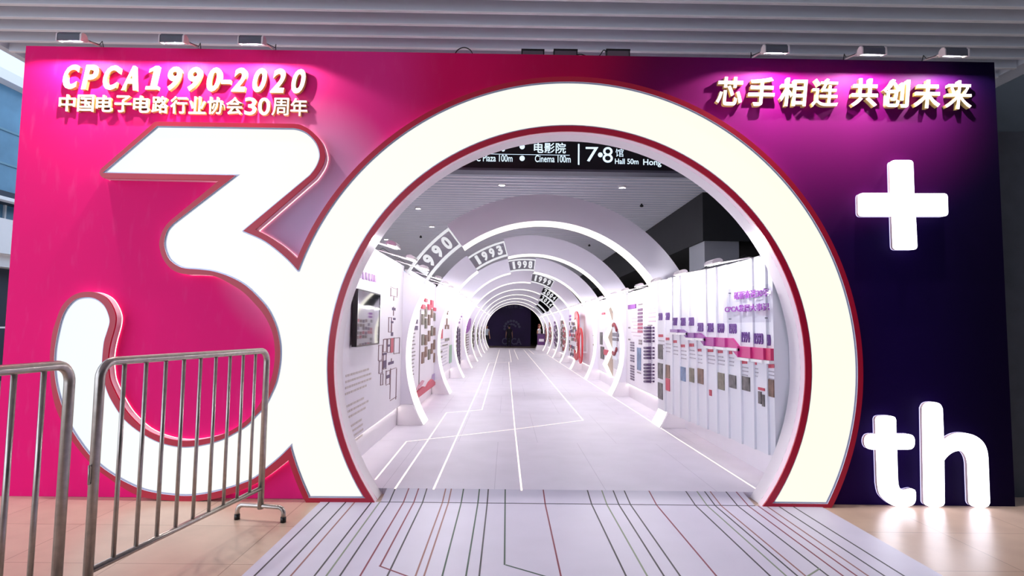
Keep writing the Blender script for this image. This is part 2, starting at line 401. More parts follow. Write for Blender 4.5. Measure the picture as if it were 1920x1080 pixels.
# arch geometry of the big "0" in the sign plane
ZX, ZZ = 0.5547, 1.2030
R_IN, R_OUT, RW_IN, RW_OUT = 2.0385, 2.540, 2.0910, 2.4930
def arc(r, a0, a1, n): return [(ZX+r*math.cos(math.radians(a0+(a1-a0)*i/n)), ZZ+r*math.sin(math.radians(a0+(a1-a0)*i/n))) for i in range(n+1)]
def ang(r, z): return math.degrees(math.asin((z-ZZ)/r))
fa = ang(R_IN, 0.004)
inner_arc = arc(R_IN, fa, 180-fa, 96)             # right foot over the top to the left foot
outline = [(LEFT, 0.0), (LEFT, TOPZ), (RIGHT, TOPZ), (RIGHT, 0.0)]
poly = [(RIGHT, 0.001), *[(p[0], max(p[1], 0.001)) for p in inner_arc], (LEFT, 0.001), (LEFT, TOPZ), (RIGHT, TOPZ)]
b = MB(); b.prismY([poly], PY, BY, 0, 1)
back = b.build('event_backdrop', [print_material(), mat('white reveal', (232, 222, 228), 0.5)])
tag(back, 'wide pink to dark purple printed backdrop wall with round walk-through opening', 'backdrop')

# ================================================================== BIG NUMBER SIGN
def px2(p): q = onY(p[0], p[1], FY); return (q[0], q[2])
def seg(pts, smooth=True): return [px2(p) for p in (spline(pts, 4) if smooth else pts)]
def a_of(r, p): q = px2(p); t = math.degrees(math.atan2(q[1]-ZZ, q[0]-ZX)); return t+360 if t < -90 else t
O = []
O += seg([(193.7, 333.7), (189, 330), (186.8, 324), (188.5, 318), (192.5, 313.7)])
O += seg([(287.5, 230.6), (291, 228.6), (296, 228)])
O += seg([(550, 232), (562.5, 233.7), (575, 239.4), (587.5, 248.7), (600, 262), (606, 275), (609.3, 289), (609, 297), (605.6, 308.7), (598.7, 321), (590, 333)])
O += seg([(479, 430)], False)
O += seg([(479.2, 430.4), (506.7, 445.8), (531.7, 463), (556, 484)])
O += arc(R_OUT, a_of(R_OUT, (557, 484)), ang(R_OUT, 0.03), 110)
O += [px2((1558.5, 953.5)), px2((1429.5, 951.0))]
O += arc(R_IN, ang(R_IN, 0.05), 180-ang(R_IN, 0.05), 96)
O += [px2((702.8, 943.2)), px2((573.8, 942.5)), px2((570.6, 937))]
O += arc(R_OUT, 180-ang(R_OUT, px2((569, 934))[1]), a_of(R_OUT, (540, 862.7)), 8)[0:8]
O += seg([(540.6, 862.7), (519.3, 879.7), (498, 895.7), (476.8, 908.5), (453, 919), (432, 926.6), (404, 935), (385, 938), (353, 940.8), (323.4, 939), (293, 936.5), (256.7, 928.7),
          (218.4, 907), (173.7, 873), (137.5, 830), (119, 798), (103, 760), (95, 715), (93.5, 671), (95, 648.5), (98.5, 622.6), (106, 598.5), (115, 576), (128, 560.5), (143, 551), (161.5, 547), (180, 548.5), (198.5, 557.8),
          (209.6, 572.6), (216.5, 591), (216, 607.8), (212.4, 622.6), (207.8, 639), (204, 657.8), (202.5, 675), (203.5, 695), (208, 718), (227, 756), (244, 780), (271.6, 805), (301.5, 819), (332, 826), (359.6, 826.5), (389.4, 822), (415, 814.8), (438.4, 804), (461.8, 788), (479, 769), (496, 741), (508, 712),
          (514, 683), (515, 652.8), (510, 622), (495.7, 591.7), (475.4, 567), (455, 547), (430.6, 531.6), (409.6, 520.7), (391, 516), (365, 514.3), (346.7, 514), (330, 509.6), (317, 500.4), (307, 487.4), (301, 472.6), (298.5, 456), (303, 437.4), (310.6, 423.5), (319.8, 413.3)])
O += seg([(410.5, 338.3)], False)
Wl = []
Wl += seg([(192, 324), (294.4, 236)], False)
Wl += seg([(550, 240), (562, 242.5), (575, 248.7), (587.5, 260), (596, 273.7), (599.7, 290), (597.5, 302.5), (591, 316), (581, 329)])
Wl += seg([(456, 432.8)], False)
Wl += seg([(456.2, 433.1), (490, 448), (515, 465), (540, 486.7), (558.5, 507)])
Wl += arc(RW_OUT, a_of(RW_OUT, (559.5, 507)), ang(RW_OUT, px2((1552, 945))[1]), 110)
Wl += [px2((1448, 943.8))]
Wl += arc(RW_IN, ang(RW_IN, px2((1450, 941))[1]), 180-ang(RW_IN, px2((684, 931))[1]), 96)
Wl += [px2((685, 934)), px2((578.3, 933.4))]
Wl += arc(RW_OUT, 180-ang(RW_OUT, px2((577, 930))[1]), a_of(RW_OUT, (546, 842)), 8)
Wl += seg([(545, 837), (523.6, 858.4), (498, 879.7), (476.8, 896.7), (449, 908.5), (430, 915), (406.5, 921.5), (381, 926.6), (353, 929.8), (325.6, 928.7), (293, 924.4), (261, 916), (218, 894.6), (176, 862.7), (136, 809), (118, 767), (106, 726), (101.5, 690),
           (102, 660), (106, 633.7), (114, 600), (124.4, 578), (141, 561.5), (161.5, 557), (180, 560.5), (195, 572.6), (203, 589), (205.5, 604), (200.5, 622.6), (195, 641), (192, 669), (192, 690), (199, 728), (212, 756), (233, 786), (263, 810.5), (297, 828.5), (332, 837),
           (359.6, 837), (389.4, 831.8), (415, 824), (436, 813.7), (461.8, 797.7), (481, 777.5), (496, 761.5), (508.7, 737), (518, 714), (524, 683), (525.3, 657), (523, 634.4), (516, 608), (502, 579.4), (481.5, 555), (459, 534.6), (430.6, 519), (400, 509), (372.6, 505.3), (341, 502), (320, 489), (311.5, 474.4), (307.8, 459.6), (308.7, 446.7), (314, 431), (324.4, 419)])
Wl += seg([(442, 328.6)], False)
face_m = glow('warm white acrylic lightbox', (255, 253, 238), E_SIGN)
_nt = face_m.node_tree; _tc = _nt.nodes.new('ShaderNodeTexCoord'); _sp = _nt.nodes.new('ShaderNodeSeparateXYZ'); _mr = _nt.nodes.new('ShaderNodeMapRange'); _rp = _nt.nodes.new('ShaderNodeValToRGB')
_mr.inputs[1].default_value = -3.7; _mr.inputs[2].default_value = 2.9
_rp.color_ramp.elements[0].color = lin((240, 251, 255)); _rp.color_ramp.elements[1].color = lin((255, 254, 237)); _e = _rp.color_ramp.elements.new(.32); _e.color = lin((255, 255, 246))
_nt.links.new(_tc.outputs['Object'], _sp.inputs[0]); _nt.links.new(_sp.outputs[0], _mr.inputs[0]); _nt.links.new(_mr.outputs[0], _rp.inputs[0]); _nt.links.new(_rp.outputs[0], _nt.nodes['Principled BSDF'].inputs['Emission Color'])
side_m = mat('pale sign side', (240, 214, 226), 0.4)
num = thing('number_sign', 'huge joined illuminated digits 3 and 0 with crimson rim standing against the pink backdrop', 'sign', loc=(-0.3, FY, 0))
class Off(MB):
    pass
def rel(mb, ox, oy, oz): mb.v = [(x-ox, y-oy, z-oz) for x, y, z in mb.v]; return mb
FR = 0.016
b = MB(); t0 = lambda u, v: (u, FY, v); t1 = lambda u, v: (u, FY+FR, v)
b.cap([O, Wl], t0, 0); b.band(Wl, t0, t1, 1); b.band(O, t0, t1, 0)
rel(b, -0.3, FY, 0).build('rim', [red_rim, mat('rim inner edge', (206, 206, 222), 0.4)], num)
def inset(loop, d):
    out = []; n = len(loop); sg = 1 if sum(loop[i-1][0]*loop[i][1]-loop[i][0]*loop[i-1][1] for i in range(n)) > 0 else -1
    for i in range(n):
        p = np.array(loop[i]); a = p-np.array(loop[i-1]); c = np.array(loop[(i+1) % n])-p
        a /= max(np.linalg.norm(a), 1e-9); c /= max(np.linalg.norm(c), 1e-9)
        na, nc = np.array([-a[1], a[0]])*sg, np.array([-c[1], c[0]])*sg; m = na+nc; L = np.linalg.norm(m)
        m = m/L if L > 1e-6 else na
        out.append(tuple(p+m*d/max(.35, float(m @ na))))
    return out
Wi = inset(Wl, 0.011)
b = MB(); tt0 = lambda u, v: (u, FY+FR-.005, v); n_ = len(Wl)
b.add([tt0(*p) for p in Wl]+[tt0(*p) for p in Wi], [(i, (i+1) % n_, n_+(i+1) % n_, n_+i) for i in range(n_)]); b.band(Wi, tt0, t1, 0)
rel(b, -0.3, FY, 0).build('edge_trim', mat('pale metal trim', (176, 180, 206), .35, metal=.3), num)
b = MB(); b.cap([Wl], t1, 0); b.band(Wl, t1, lambda u, v: (u, FY+0.05, v), 0); rel(b, -0.3, FY, 0).build('lit_face', face_m, num)
b = MB(); b.band(O, t1, lambda u, v: (u, PY-0.012, v), 0, smooth=False); b.band([p for p in O if math.hypot(p[0]-ZX, p[1]-ZZ) <= R_IN+.01], lambda u, v: (u, PY-0.012, v), lambda u, v: (u, PY-0.0005, v), 0, False); rel(b, -0.3, FY, 0).build('side_return', side_m, num)
b = MB(); run = []
for p in O+[None]:
    if p is not None and p[1] > 0.05 and math.hypot(p[0]-ZX, p[1]-ZZ) > R_IN+.01: run.append(p); continue
    if len(run) > 1: b.band(run, lambda u, v: (u, PY-0.012, v), lambda u, v: (u, PY-0.0005, v), 0, False)
    run = []
rel(b, -0.3, FY, 0).build('edge_glow_strip', glow('warm edge light', (255, 196, 190), 3.0), num)

# plus, t, h : solid glowing letters
cold = glow('cool white LED letter', (240, 240, 255), E_LETTER)
lside = mat('letter side', (214, 190, 196), 0.45)
LY = 4.965
def px3(p, y=LY): q = onY(p[0], p[1], y); return (q[0], q[2])
def rounded(pts, r):
    out = []; n = len(pts)
    for i in range(n):
        p = np.array(pts[i], float); a = np.array(pts[i-1], float); c = np.array(pts[(i+1) % n], float)
        u = (a-p)/np.linalg.norm(a-p); w = (c-p)/np.linalg.norm(c-p)
        rr = r[i] if isinstance(r, (list, tuple)) else r
        for k in range(7):
            t = k/6; out.append(tuple((1-t)**2*(p+u*rr)+2*t*(1-t)*p+t*t*(p+w*rr)))
    return out
def letter(name, label, pxloop, ground=True):
    lp = [px3(p) for p in pxloop]
    zx = sum(p[0] for p in lp)/len(lp); z0 = min(p[1] for p in lp)
    if ground: lp = [(x, z-z0+0.003) for x, z in lp]; z0 = 0.003
    t = thing(name, label, 'illuminated letter' if name != 'plus_sign' else 'illuminated symbol', 'glowing characters on the navy end', loc=(zx, LY, z0))
    b = MB(); b.cap([lp], lambda u, v: (u, LY, v)); b.band(lp, lambda u, v: (u, LY, v), lambda u, v: (u, LY+.02, v))
    rel(b, zx, LY, z0).build('lit_face', cold, t)
    b = MB(); b.band(lp, lambda u, v: (u, LY+.02, v), lambda u, v: (u, PY-.010, v)); rel(b, zx, LY, z0).build('side_return', lside, t)
    b = MB(); b.band(lp, lambda u, v: (u, PY-.010, v), lambda u, v: (u, PY-.001, v)); rel(b, zx, LY, z0).build('edge_glow_strip', glow('added cool halo', (206, 200, 255), 1.3), t)  # glowing strip added to throw a halo on the panel round each letter
    return t
sx = lambda x: 1590+x/5.686; sy = lambda y: 290+y/5.684
plus = rounded([(sx(458), sy(57)), (sx(696), sy(57)), (sx(708), sy(412)), (sx(1064), sy(412)), (sx(1070), sy(655)), (sx(724), sy(655)), (sx(742), sy(1012)), (sx(492), sy(1012)), (sx(480), sy(655)), (sx(122), sy(655)), (sx(117), sy(408)), (sx(467), sy(408))],
               [8, 8, .3, 8, 8, .3, 8, 8, .3, 8, 8, .3])
letter('plus_sign', 'glowing white plus symbol mounted high on the navy panel end', plus, False)
tx = lambda x: 1600+x/4.696; ty = lambda y: 740+y/4.696
def tt(l): return [(tx(x), ty(y)) for x, y in l]
tl = tt([(208, 362)]) + spline(tt([(205, 235), (215, 213), (240, 203), (290, 200), (340, 203), (368, 214), (378, 238)]), 3) + tt([(380, 362)]) + spline(tt([(480, 362), (515, 368), (537, 392), (543, 430), (537, 468), (515, 492), (480, 498)]), 3) + \
    tt([(386, 498)]) + spline(tt([(394, 760), (402, 820), (425, 850), (460, 856), (495, 848), (525, 845), (547, 860), (553, 900), (548, 955), (525, 985), (480, 1000), (420, 1003), (350, 990), (290, 950), (240, 890), (222, 800)]), 3) + tt([(212, 498)]) + \
    spline(tt([(160, 498), (130, 488), (112, 460), (107, 430), (112, 398), (130, 372), (160, 362)]), 3)
letter('letter_t', 'glowing white lowercase letter t standing on floor beside the arch', tl)
hl = spline(tt([(618, 130), (635, 95), (665, 78), (703, 74), (740, 78), (770, 95), (788, 130)]), 3) + tt([(800, 428)]) + \
    spline(tt([(835, 388), (880, 362), (930, 349), (985, 347), (1050, 360), (1110, 392), (1155, 440), (1180, 500), (1190, 570)]), 3) + spline(tt([(1205, 960), (1190, 988), (1155, 1002), (1115, 1004), (1070, 998), (1040, 980), (1030, 955)]), 3) + \
    spline(tt([(1018, 620), (1008, 570), (985, 527), (955, 505), (925, 503), (880, 515), (835, 547), (802, 585)]), 3) + spline(tt([(806, 960), (795, 982), (760, 996), (720, 999), (680, 996), (645, 982), (632, 960)]), 3)
letter('letter_h', 'glowing white lowercase letter h standing on floor at the panel end', hl)

# raised lettering on the backdrop
cream = mat('cream raised letter', (246, 232, 222), 0.45); yel = mat('cream letter side', (236, 206, 130), 0.5)
def raised(name, label, body_list, bold, depth, shear):
    """body_list: (char, px left, px right, py bottom, py top)"""
    boxes = []
    for ch, x0, x1, yb, yt in body_list:
        p = onY(x0, yb, PY-depth); q = onY(x1, yt, PY-depth); boxes.append((ch, p[0], q[0], p[2], q[2]))
    ox = sum(q[1] for q in boxes)/len(boxes); oz = min(q[3] for q in boxes)
    t = thing(name, label, 'lettering', loc=(ox, PY, oz))
    for ch, X0, X1, Z0, Z1 in boxes:
        b = MB()
        if ch == '1':
            w_, h_ = X1-X0, Z1-Z0
            one = [(0, 0), (1, 0), (1, .14), (.70, .14), (.70, 1), (.42, 1), (.0, .86), (.0, .71), (.36, .80), (.36, .14), (0, .14)]
            one = [(X0-ox+(p*w_+shear*q*h_)*w_/(w_+shear*h_), Z0-oz+q*h_) for p, q in one]
            b.cap([one], lambda u, v: (u, -.0005-depth, v), 0); b.band(one, lambda u, v: (u, -.0005-depth, v), lambda u, v: (u, -.0005, v), 1)
        else: b.text(ch, lambda u, v, d: (X0-ox+u, -0.0005-d, Z0-oz+v), X1-X0, Z1-Z0, depth, bold, shear, 0, 1.0, 1)
        b.build('character', [cream, yel], t)
    return t
def row(s, widths, x0, x1, yb0, yb1, yt0, yt1, gap=0.06):
    """lay characters out along a sloping pixel row"""
    tot = sum(widths); g = gap*tot/len(widths); full = tot+g*(len(widths)-1); x = 0; out = []
    for ch, w in zip(s, widths):
        a, c = x/full, (x+w)/full; m = (a+c)/2; L = x1-x0
        out.append((ch, x0+L*a, x0+L*c, yb0+(yb1-yb0)*m, yt0+(yt1-yt0)*m)) if ch.strip() else None
        x += w+g
    return out
r1 = row('CPCA', [1, 0.95, 1, 1.02], 113, 266, 166, 169.5, 121, 124, 0.0)
r1 += [('1', 272, 305, 167.5, 124)]+[q for q in row('990', [1, 1, 1], 308, 419, 169, 171.5, 125, 127, 0.05)] + [('-', 414, 433, 157, 150)] + row('2020', [1, 1, 1, 1], 433, 577, 171, 175.5, 127, 130, 0.05)
raised('raised_lettering', 'cream raised italic title letters with years 1990 to 2020, top left of backdrop', r1, 0.03, 0.035, 0.22)
r2 = row('中国电子电路行业协会30周年', [1]*10+[.72, .72]+[1, 1], 109, 577, 208, 217.5, 177, 184.5, 0.05)
raised('raised_lettering', 'cream raised Chinese characters in the smaller line under the year title', r2, 0.018, 0.03, 0)
r3 = row('芯手相连', [1]*4, 1341, 1575, 197, 200, 144, 148, 0.1) + row('共创未来', [1]*4, 1595, 1825, 199, 204.5, 147, 152, 0.1)
raised('raised_lettering', 'cream raised slanted Chinese slogan on the dark purple right end of backdrop', r3, 0.022, 0.04, 0.12)

# ================================================================== FLOODLIGHT FIXTURES
def fixture(name, label, group, loc, rz, arm=0.3, L=0.2, power=10.0, color=(1, .95, .93), side=1, rise=0.14, aim=(0.0, 0.32, -0.55), lip=True, angle=130, shell=None, flat=1.0, tilt=0.0, blend=0.25, soft=0.012, sc=.55):
    """base on the panel edge; the arm goes out along local -Y and the head lies along local X"""
    t = thing(name, label, 'light fixture', group, loc, rz)
    hx = -side*L/2
    b = MB(); b.tube([(0, 0.02, 0.011), (0, -0.03, 0.02), (0, -arm+0.03, rise*0.9), (0, -arm, rise)], 0.009, 8); b.box(-.02, -.02, 0.001, .02, .03, .012)
    b.build('arm', lampwhite, t)
    cy, cz = -arm-0.02, rise+0.01; ct, st_ = math.cos(tilt), math.sin(tilt)
    rot = lambda l: [(cy+sc*(p*ct-q*flat*st_), cz+sc*(p*st_+q*flat*ct)) for p, q in l]
    lip_ = -0.058 if lip else -0.02
    fl_ = lip_-.035 if lip else lip_
    prof = [(-0.062, fl_), (-0.062, 0.012), (-0.045, 0.036), (-0.015, 0.05), (0.02, 0.048), (0.05, 0.03), (0.064, 0.008), (0.064, lip_), (0.055, lip_), (0.052, 0.004), (-0.05, 0.004), (-0.053, fl_)]
    x0, x1 = (hx-L/2, hx+L/2) if True else (0, 0)
    b = MB(); b.prismX([rot(prof)], x0, x1)
    for i in range(6):
        yy = -0.045+i*0.018; hh = 0.05 - abs(i-2.5)*0.004
        b.prismX([rot([(yy, .03), (yy+.006, .03), (yy+.006, hh+.012), (yy, hh+.012)])], x0+.005, x1-.005)
    b.build('housing', shell or alu, t)
    capp = [(-0.068, fl_-.004), (-0.068, 0.014), (-0.048, 0.042), (-0.015, 0.058), (0.02, 0.056), (0.055, 0.036), (0.07, 0.01), (0.07, lip_-.004)]
    for xa, xb in ((x0-.008, x0+.002), (x1-.002, x1+.012)):
        b = MB(); b.prismX([rot(capp)], xa, xb); b.build('end_cap', lampwhite, t)
    b = MB(); b.prismX([rot([(-.046, -.004), (.048, -.004), (.048, .002), (-.046, .002)] if lip else [(-.05, -.016), (-.034, -.04), (0, -.05), (.034, -.04), (.05, -.016), (.05, .002), (-.05, .002)])], x0+.008, x1-.008); b.build('lens', ledwhite, t)
    b = MB(); b.tube([(side*.01, 0.0, .01), (side*.035, -.06, .05), (side*.05, -arm*.5, rise*.45), (side*.02, -arm+.05, rise*.75), (hx*.3, -arm+.02, rise+.02)], 0.0035, 6); b.build('cable', black, t)
    if power:
        ld = bpy.data.lights.new('lamp', 'SPOT' if lip else 'POINT'); ld.energy = power; ld.color = color
        if lip: ld.spot_size = math.radians(angle); ld.spot_blend = blend
        ld.shadow_soft_size = soft
        lo = bpy.data.objects.new('lamp', ld); COL.objects.link(lo); lo.parent = t
        lo.location = (hx, cy, cz-0.006*sc) if lip else (hx, cy+.02, cz-.075*sc)
        lo.rotation_euler = Vector(aim).to_track_quat('-Z', 'Y').to_euler()
    return t
TOPS = [(193, 86, 1, 'first spotlight from the left on the pink backdrop top edge'), (375, 88, 1, 'second spotlight from the left on the pink backdrop top edge'), (515, 92, 1, 'third spotlight from the left on backdrop, above the last title digits'),
        (1410, 110, -1, 'spotlight on backdrop top above the first slogan characters'), (1583, 113, -1, 'middle one of the three spotlights above the purple slogan'), (1730, 117, -1, 'rightmost spotlight on the backdrop top edge, over dark purple end')]
for px, py, sd, lab in TOPS:
    p = onY(px, py, PY+.05)
    fixture('spotlight', lab, 'spotlights along the backdrop top', (p[0], PY+.05, TOPZ), 0, arm=0.22, rise=-0.015, power=P_FRONT, side=sd, aim=(0, 0.3, -0.5), angle=150)
# rear floodlights peeping over the middle of the panel
for px0, px1, lab in [(980, 1018, 'left one of three dark rear floodlights peeping over the backdrop top'), (1040, 1080, 'middle one of three dark rear floodlights peeping over the backdrop top'), (1138, 1178, 'right one of three dark rear floodlights peeping over the backdrop top')]:
    p, q = onY(px0, 97, 5.12), onY(px1, 97, 5.12); zt = p[2]-0.0; cx = (p[0]+q[0])/2; w = q[0]-p[0]
    t = thing('rear_floodlight', lab, 'light fixture', 'rear floodlights on the backdrop', (cx, 5.12, TOPZ))
    b = MB(); b.box(-w/2, -.03, .001, w/2, .07, zt-TOPZ+.0); b.build('housing', mat('grey lamp housing', (96, 80, 92), .5), t)
    b = MB(); b.box(-w/2-.012, -.02, 0.001, -w/2, .03, zt-TOPZ+.012); b.box(w/2, -.02, 0.001, w/2+.012, .03, zt-TOPZ+.012); b.box(-w/2-.012, -.035, zt-TOPZ-.004, w/2+.012, -.015, zt-TOPZ+.012); b.build('bracket', black, t)
def cable(pts, label):
    P = [onY(x, y, PY+.08) for x, y in pts]
    b = MB(); b.tube(spline([tuple(p) for p in P], 5), 0.005, 6); tag(b.build('cable', black), label, 'cable')
cable([(852, 104), (858, 94), (870, 89), (882, 94), (887, 104)], 'thin black cable looping up over the backdrop top left of its middle')
cable([(1075, 104), (1090, 102), (1105, 107), (1122, 106), (1132, 94), (1138, 100), (1142, 106)], 'loose black cable between two rear floodlights on backdrop top')

# ================================================================== HANGING DIRECTION SIGN
SY = 7.0
hz0 = onY(1060, 322, SY)[2]
t = thing('direction_sign', 'long black hanging direction sign with white lit text behind the entrance arch', 'sign', loc=(0.9, SY, hz0))
b = MB(); b.box(-2.6, 0, .03, 2.6, .18, 0.78); b.build('sign_box', mat('black sign face', (10, 14, 22), 0.3), t)
b = MB(); b.box(-2.62, -.012, 0, 2.62, .19, .03); b.build('frame', alu, t)
for x in (-1.9, 1.9):
    b = MB(); b.tube([(x, .09, .78), (x, .09, CH-hz0+.1)], .012, 8); b.build('rod', alu, t)
sign_txt = glow('backlit sign text', (214, 236, 255), 1.0)
b = MB()
def sg(body, x0, x1, yb, yt, bold=0.0):
    p = onY(x0, yb, SY); q = onY(x1, yt, SY)
    b = MB(); b.text(body, lambda u, v, d: (p[0]-.9+u, -.002-d, p[2]-hz0+v), q[0]-p[0], q[2]-p[2], 0.002, bold); b.build('lettering', sign_txt, t)
sg('电影院', 1001, 1061, 287, 268, .012); sg('Cinema 100m', 1003, 1070, 304, 292, .008); sg('7', 1098, 1122, 303, 276); sg('8', 1130, 1149, 305, 276); sg('•', 1121, 1130, 295, 286, .0)
sg('馆', 1154, 1169, 294, 279); sg('Hall 50m', 1153, 1197, 307.5, 298, .012); sg('Hong', 1206, 1240, 313, 299, .012); sg('场', 926, 948, 284, 266, .012)
sg('C Plaza 100m', 893, 961, 302.5, 290.5, .008); sg('•', 974, 984, 280, 270); sg('•', 974, 984, 302, 292)
for x0, y0, x1, y1 in [(1083.5, 309, 1086.5, 270), (860, 288.3, 1068, 286.7)]:
    p = onY(x0, y0, SY); q = onY(x1, y1, SY); b = MB(); b.box(p[0]-.9, -.004, p[2]-hz0, q[0]-.9, -.001, p[2]-hz0+(.005 if x1-x0 > 9 else q[2]-p[2])); b.build('divider_line', sign_txt, t)

# ceiling fittings
def downlight(px, py, label):
    p = onZ(px, py, CH); t = thing('downlight', label, 'ceiling light', 'small recessed ceiling lights', (p[0], p[1], CH))
    b = MB(); n = 20
    ring = [(0.09*math.cos(i*2*math.pi/n), 0.09*math.sin(i*2*math.pi/n)) for i in range(n)]; ri = [(x*.75, y*.75) for x, y in ring]
    b.cap([ring, ri], lambda u, v: (u, v, -0.008), 0, True); b.band(ring, lambda u, v: (u, v, -.008), lambda u, v: (u, v, .06)); b.band(ri, lambda u, v: (u, v, -.008), lambda u, v: (u, v, .04)); b.build('trim_ring', mat('bright trim', (210, 205, 210), .3), t)
    b = MB(); b.cap([ri], lambda u, v: (u, v, .04), 0, True); b.build('lamp_glass', glow('dim downlight', (255, 240, 235), 0.8), t)
    ld = bpy.data.lights.new('lamp', 'SPOT'); ld.energy = 75; ld.color = (.95, .95, 1.0); ld.spot_size = math.radians(165); ld.spot_blend = .4; ld.shadow_soft_size = .05  # strong spot added to lift the arch faces and ceiling
    lo = bpy.data.objects.new('lamp', ld); COL.objects.link(lo); lo.parent = t; lo.location = (0, 0, .02)
for px, py, lab in [(941, 347, 'small recessed downlight just below the black hanging sign, left'), (1167, 352, 'small recessed downlight just below the black hanging sign, right'), (784, 391, 'small recessed downlight in ceiling near the arch inner left edge'),
                    (1282, 402, 'small recessed downlight in dark ceiling near the arch inner right edge'), (1232, 434, 'small recessed downlight in ceiling above the right flank of first portal'), (810, 425, 'small recessed downlight in ceiling left above the 1990 sign'), (724, 449, 'small recessed downlight in ceiling above the wall screen')]:
    downlight(px, py, lab)
for px, py, lab in [(1203, 384, 'tiny dark sprinkler head in ceiling right of the first portal top'), (789, 443, 'tiny dark sprinkler head in ceiling left of the 1990 sign'), (1105, 459, 'tiny dark sprinkler head in ceiling seen between the first two portals')]:
    p = onZ(px, py, CH); t = thing('sprinkler', lab, 'sprinkler', 'ceiling sprinklers', (p[0], p[1], CH))
    b = MB(); b.ball((0, 0, -.03), .05, n=10, sc=(1, 1, .7)); b.tube([(0, 0, -.01), (0, 0, .1)], .02, 8); b.build('head', black, t)

# ================================================================== PORTAL ARCHES
GAPS = [(127, 149.5), (105, 126), (83.4, 102.6), (61.2, 81.3), (45.5, 64.5), (40, 60.5), (36.5, 56), (36, 55), None]
YEARS = ['1990', '1993', '1998', '1999', '2004', '2014', None, None, None]
arch_m = mat('white portal paint', (242, 237, 248), 0.5, noise=0.01, scale=2)
digit_m = glow('emissive white acrylic', (250, 250, 255), 0.62)  # year digits and frames carry a little emission of their own
acrylic = bpy.data.materials.new('clear acrylic'); acrylic.use_nodes = True
_nt = acrylic.node_tree; _nt.nodes.clear()
_o = _nt.nodes.new('ShaderNodeOutputMaterial'); _m = _nt.nodes.new('ShaderNodeMixShader'); _t = _nt.nodes.new('ShaderNodeBsdfTransparent'); _g = _nt.nodes.new('ShaderNodeBsdfGlossy')
_t.inputs[0].default_value = (.93, .93, .95, 1); _g.inputs[1].default_value = .05; _m.inputs[0].default_value = .05
_nt.links.new(_t.outputs[0], _m.inputs[1]); _nt.links.new(_g.outputs[0], _m.inputs[2]); _nt.links.new(_m.outputs[0], _o.inputs[0])
RO = 2.425
ORD = ['first', 'second', 'third', 'fourth', 'fifth', 'sixth', 'seventh', 'eighth', 'last']
def pol(r, a): a = math.radians(a); return (r*math.cos(a), CZ-TF+r*math.sin(a))
def arch(k):
    y = YA[k]; gap = GAPS[k]
    lab = f'{ORD[k]} white portal arch from the entrance' + (f', with {YEARS[k]} in its cutout' if YEARS[k] else ', farthest down the tunnel' if k == 8 else ', with an empty dark cutout')
    t = thing('portal_arch', lab, 'arch', 'white portal arches along the tunnel', (CX, y, TF))
    fi = math.degrees(math.asin(-(CZ-TF)/RA)); fo = math.degrees(math.asin(-(CZ-TF)/RO))
    spans = [(fi, fo, gap[0], gap[0]), (gap[1], gap[1], 180-fi, 180-fo)] if gap else [(fi, fo, 180-fi, 180-fo)]
    for ai, ao, bi, bo in spans:
        n = max(8, int(abs(bi-ai)/2.2))
        inn = [pol(RA, ai+(bi-ai)*i/n) for i in range(n+1)]; out = [pol(RO, ao+(bo-ao)*i/n) for i in range(n+1)]
        b = MB(); b.prismY([inn+out[::-1]], 0, AD); b.build('ring_segment', arch_m, t)
        r2 = RA-0.006; inn2 = [(p[0]*r2/RA, (p[1]-(CZ-TF))*r2/RA+(CZ-TF)) for p in inn]
        inn2 = [(x, max(z, 0.002)) for x, z in inn2]
        b = MB(); b.band(inn2, lambda u, v: (u, .012, v), lambda u, v: (u, AD-.012, v), 0, False, True)
        b.band(inn2, lambda u, v: (u, .012, v), lambda u, v: (u*1.002, .012, v), 0, False); b.build('light_panel', soffit_m, t)
    for sgn in (-1, 1):                                  # low foot casing in front of the ring
        zt = 0.30; xi0 = math.sqrt(RA**2-(CZ-TF)**2); xi1 = math.sqrt(RA**2-(zt-(CZ-TF))**2)
        pl = [(sgn*(xi0+.012), .001), (sgn*2.11, .001), (sgn*2.11, zt), (sgn*(xi1+.012), zt)]
        b = MB(); b.prismY([pl], -.035, 0); b.build('foot_casing', white, t)
    if gap:
        g0, g1 = gap
        if g0 < 100: pass
        b = MB()
        def bar(r0, r1, a0, a1, d=0.03):
            n = 8; i_ = [pol(r0, a0+(a1-a0)*i/n) for i in range(n+1)]; o_ = [pol(r1, a0+(a1-a0)*i/n) for i in range(n+1)]
            b.prismY([i_+o_[::-1]], 0.01, 0.01+d)
        bar(RO*.966, RO*.982, g0, g1); bar(RA*1.008, RA*1.03, g0, g1); bar(RA*1.03, RO*.966, g0, g0+.6)
        b.build('year_frame', digit_m, t)
        if YEARS[k]:
            yr = YEARS[k]; da = (g1-g0)/4.7; am = (g0+g1)/2
            r0, r1 = RA*1.042, RO*.957
            for i, ch in enumerate(yr):
                a = am+da*(1.5-i); c = pol((r0+r1)/2, a); th = math.radians(a-90); hh = r1-r0; ww = hh*(0.32 if ch == '1' else 0.54)
                ct, st = math.cos(th), math.sin(th)
                b = MB(); b.text(ch, lambda u, v, d: (c[0]+(u-ww/2)*ct-(v-hh/2)*st, 0.04-d, c[1]+(u-ww/2)*st+(v-hh/2)*ct), ww, hh, 0.028, 0.045); b.build('year_digit', digit_m, t)
        b = MB(); n = 8; i_ = [pol(RA*1.03, g0+.6+(g1-g0-.6)*i/n) for i in range(n+1)]; o_ = [pol(RO*.966, g0+.6+(g1-g0-.6)*i/n) for i in range(n+1)]
        b.prismY([i_+o_[::-1]], 0.042, 0.048); b.build('acrylic_plate', acrylic, t)
    return t
for k in range(9): arch(k)

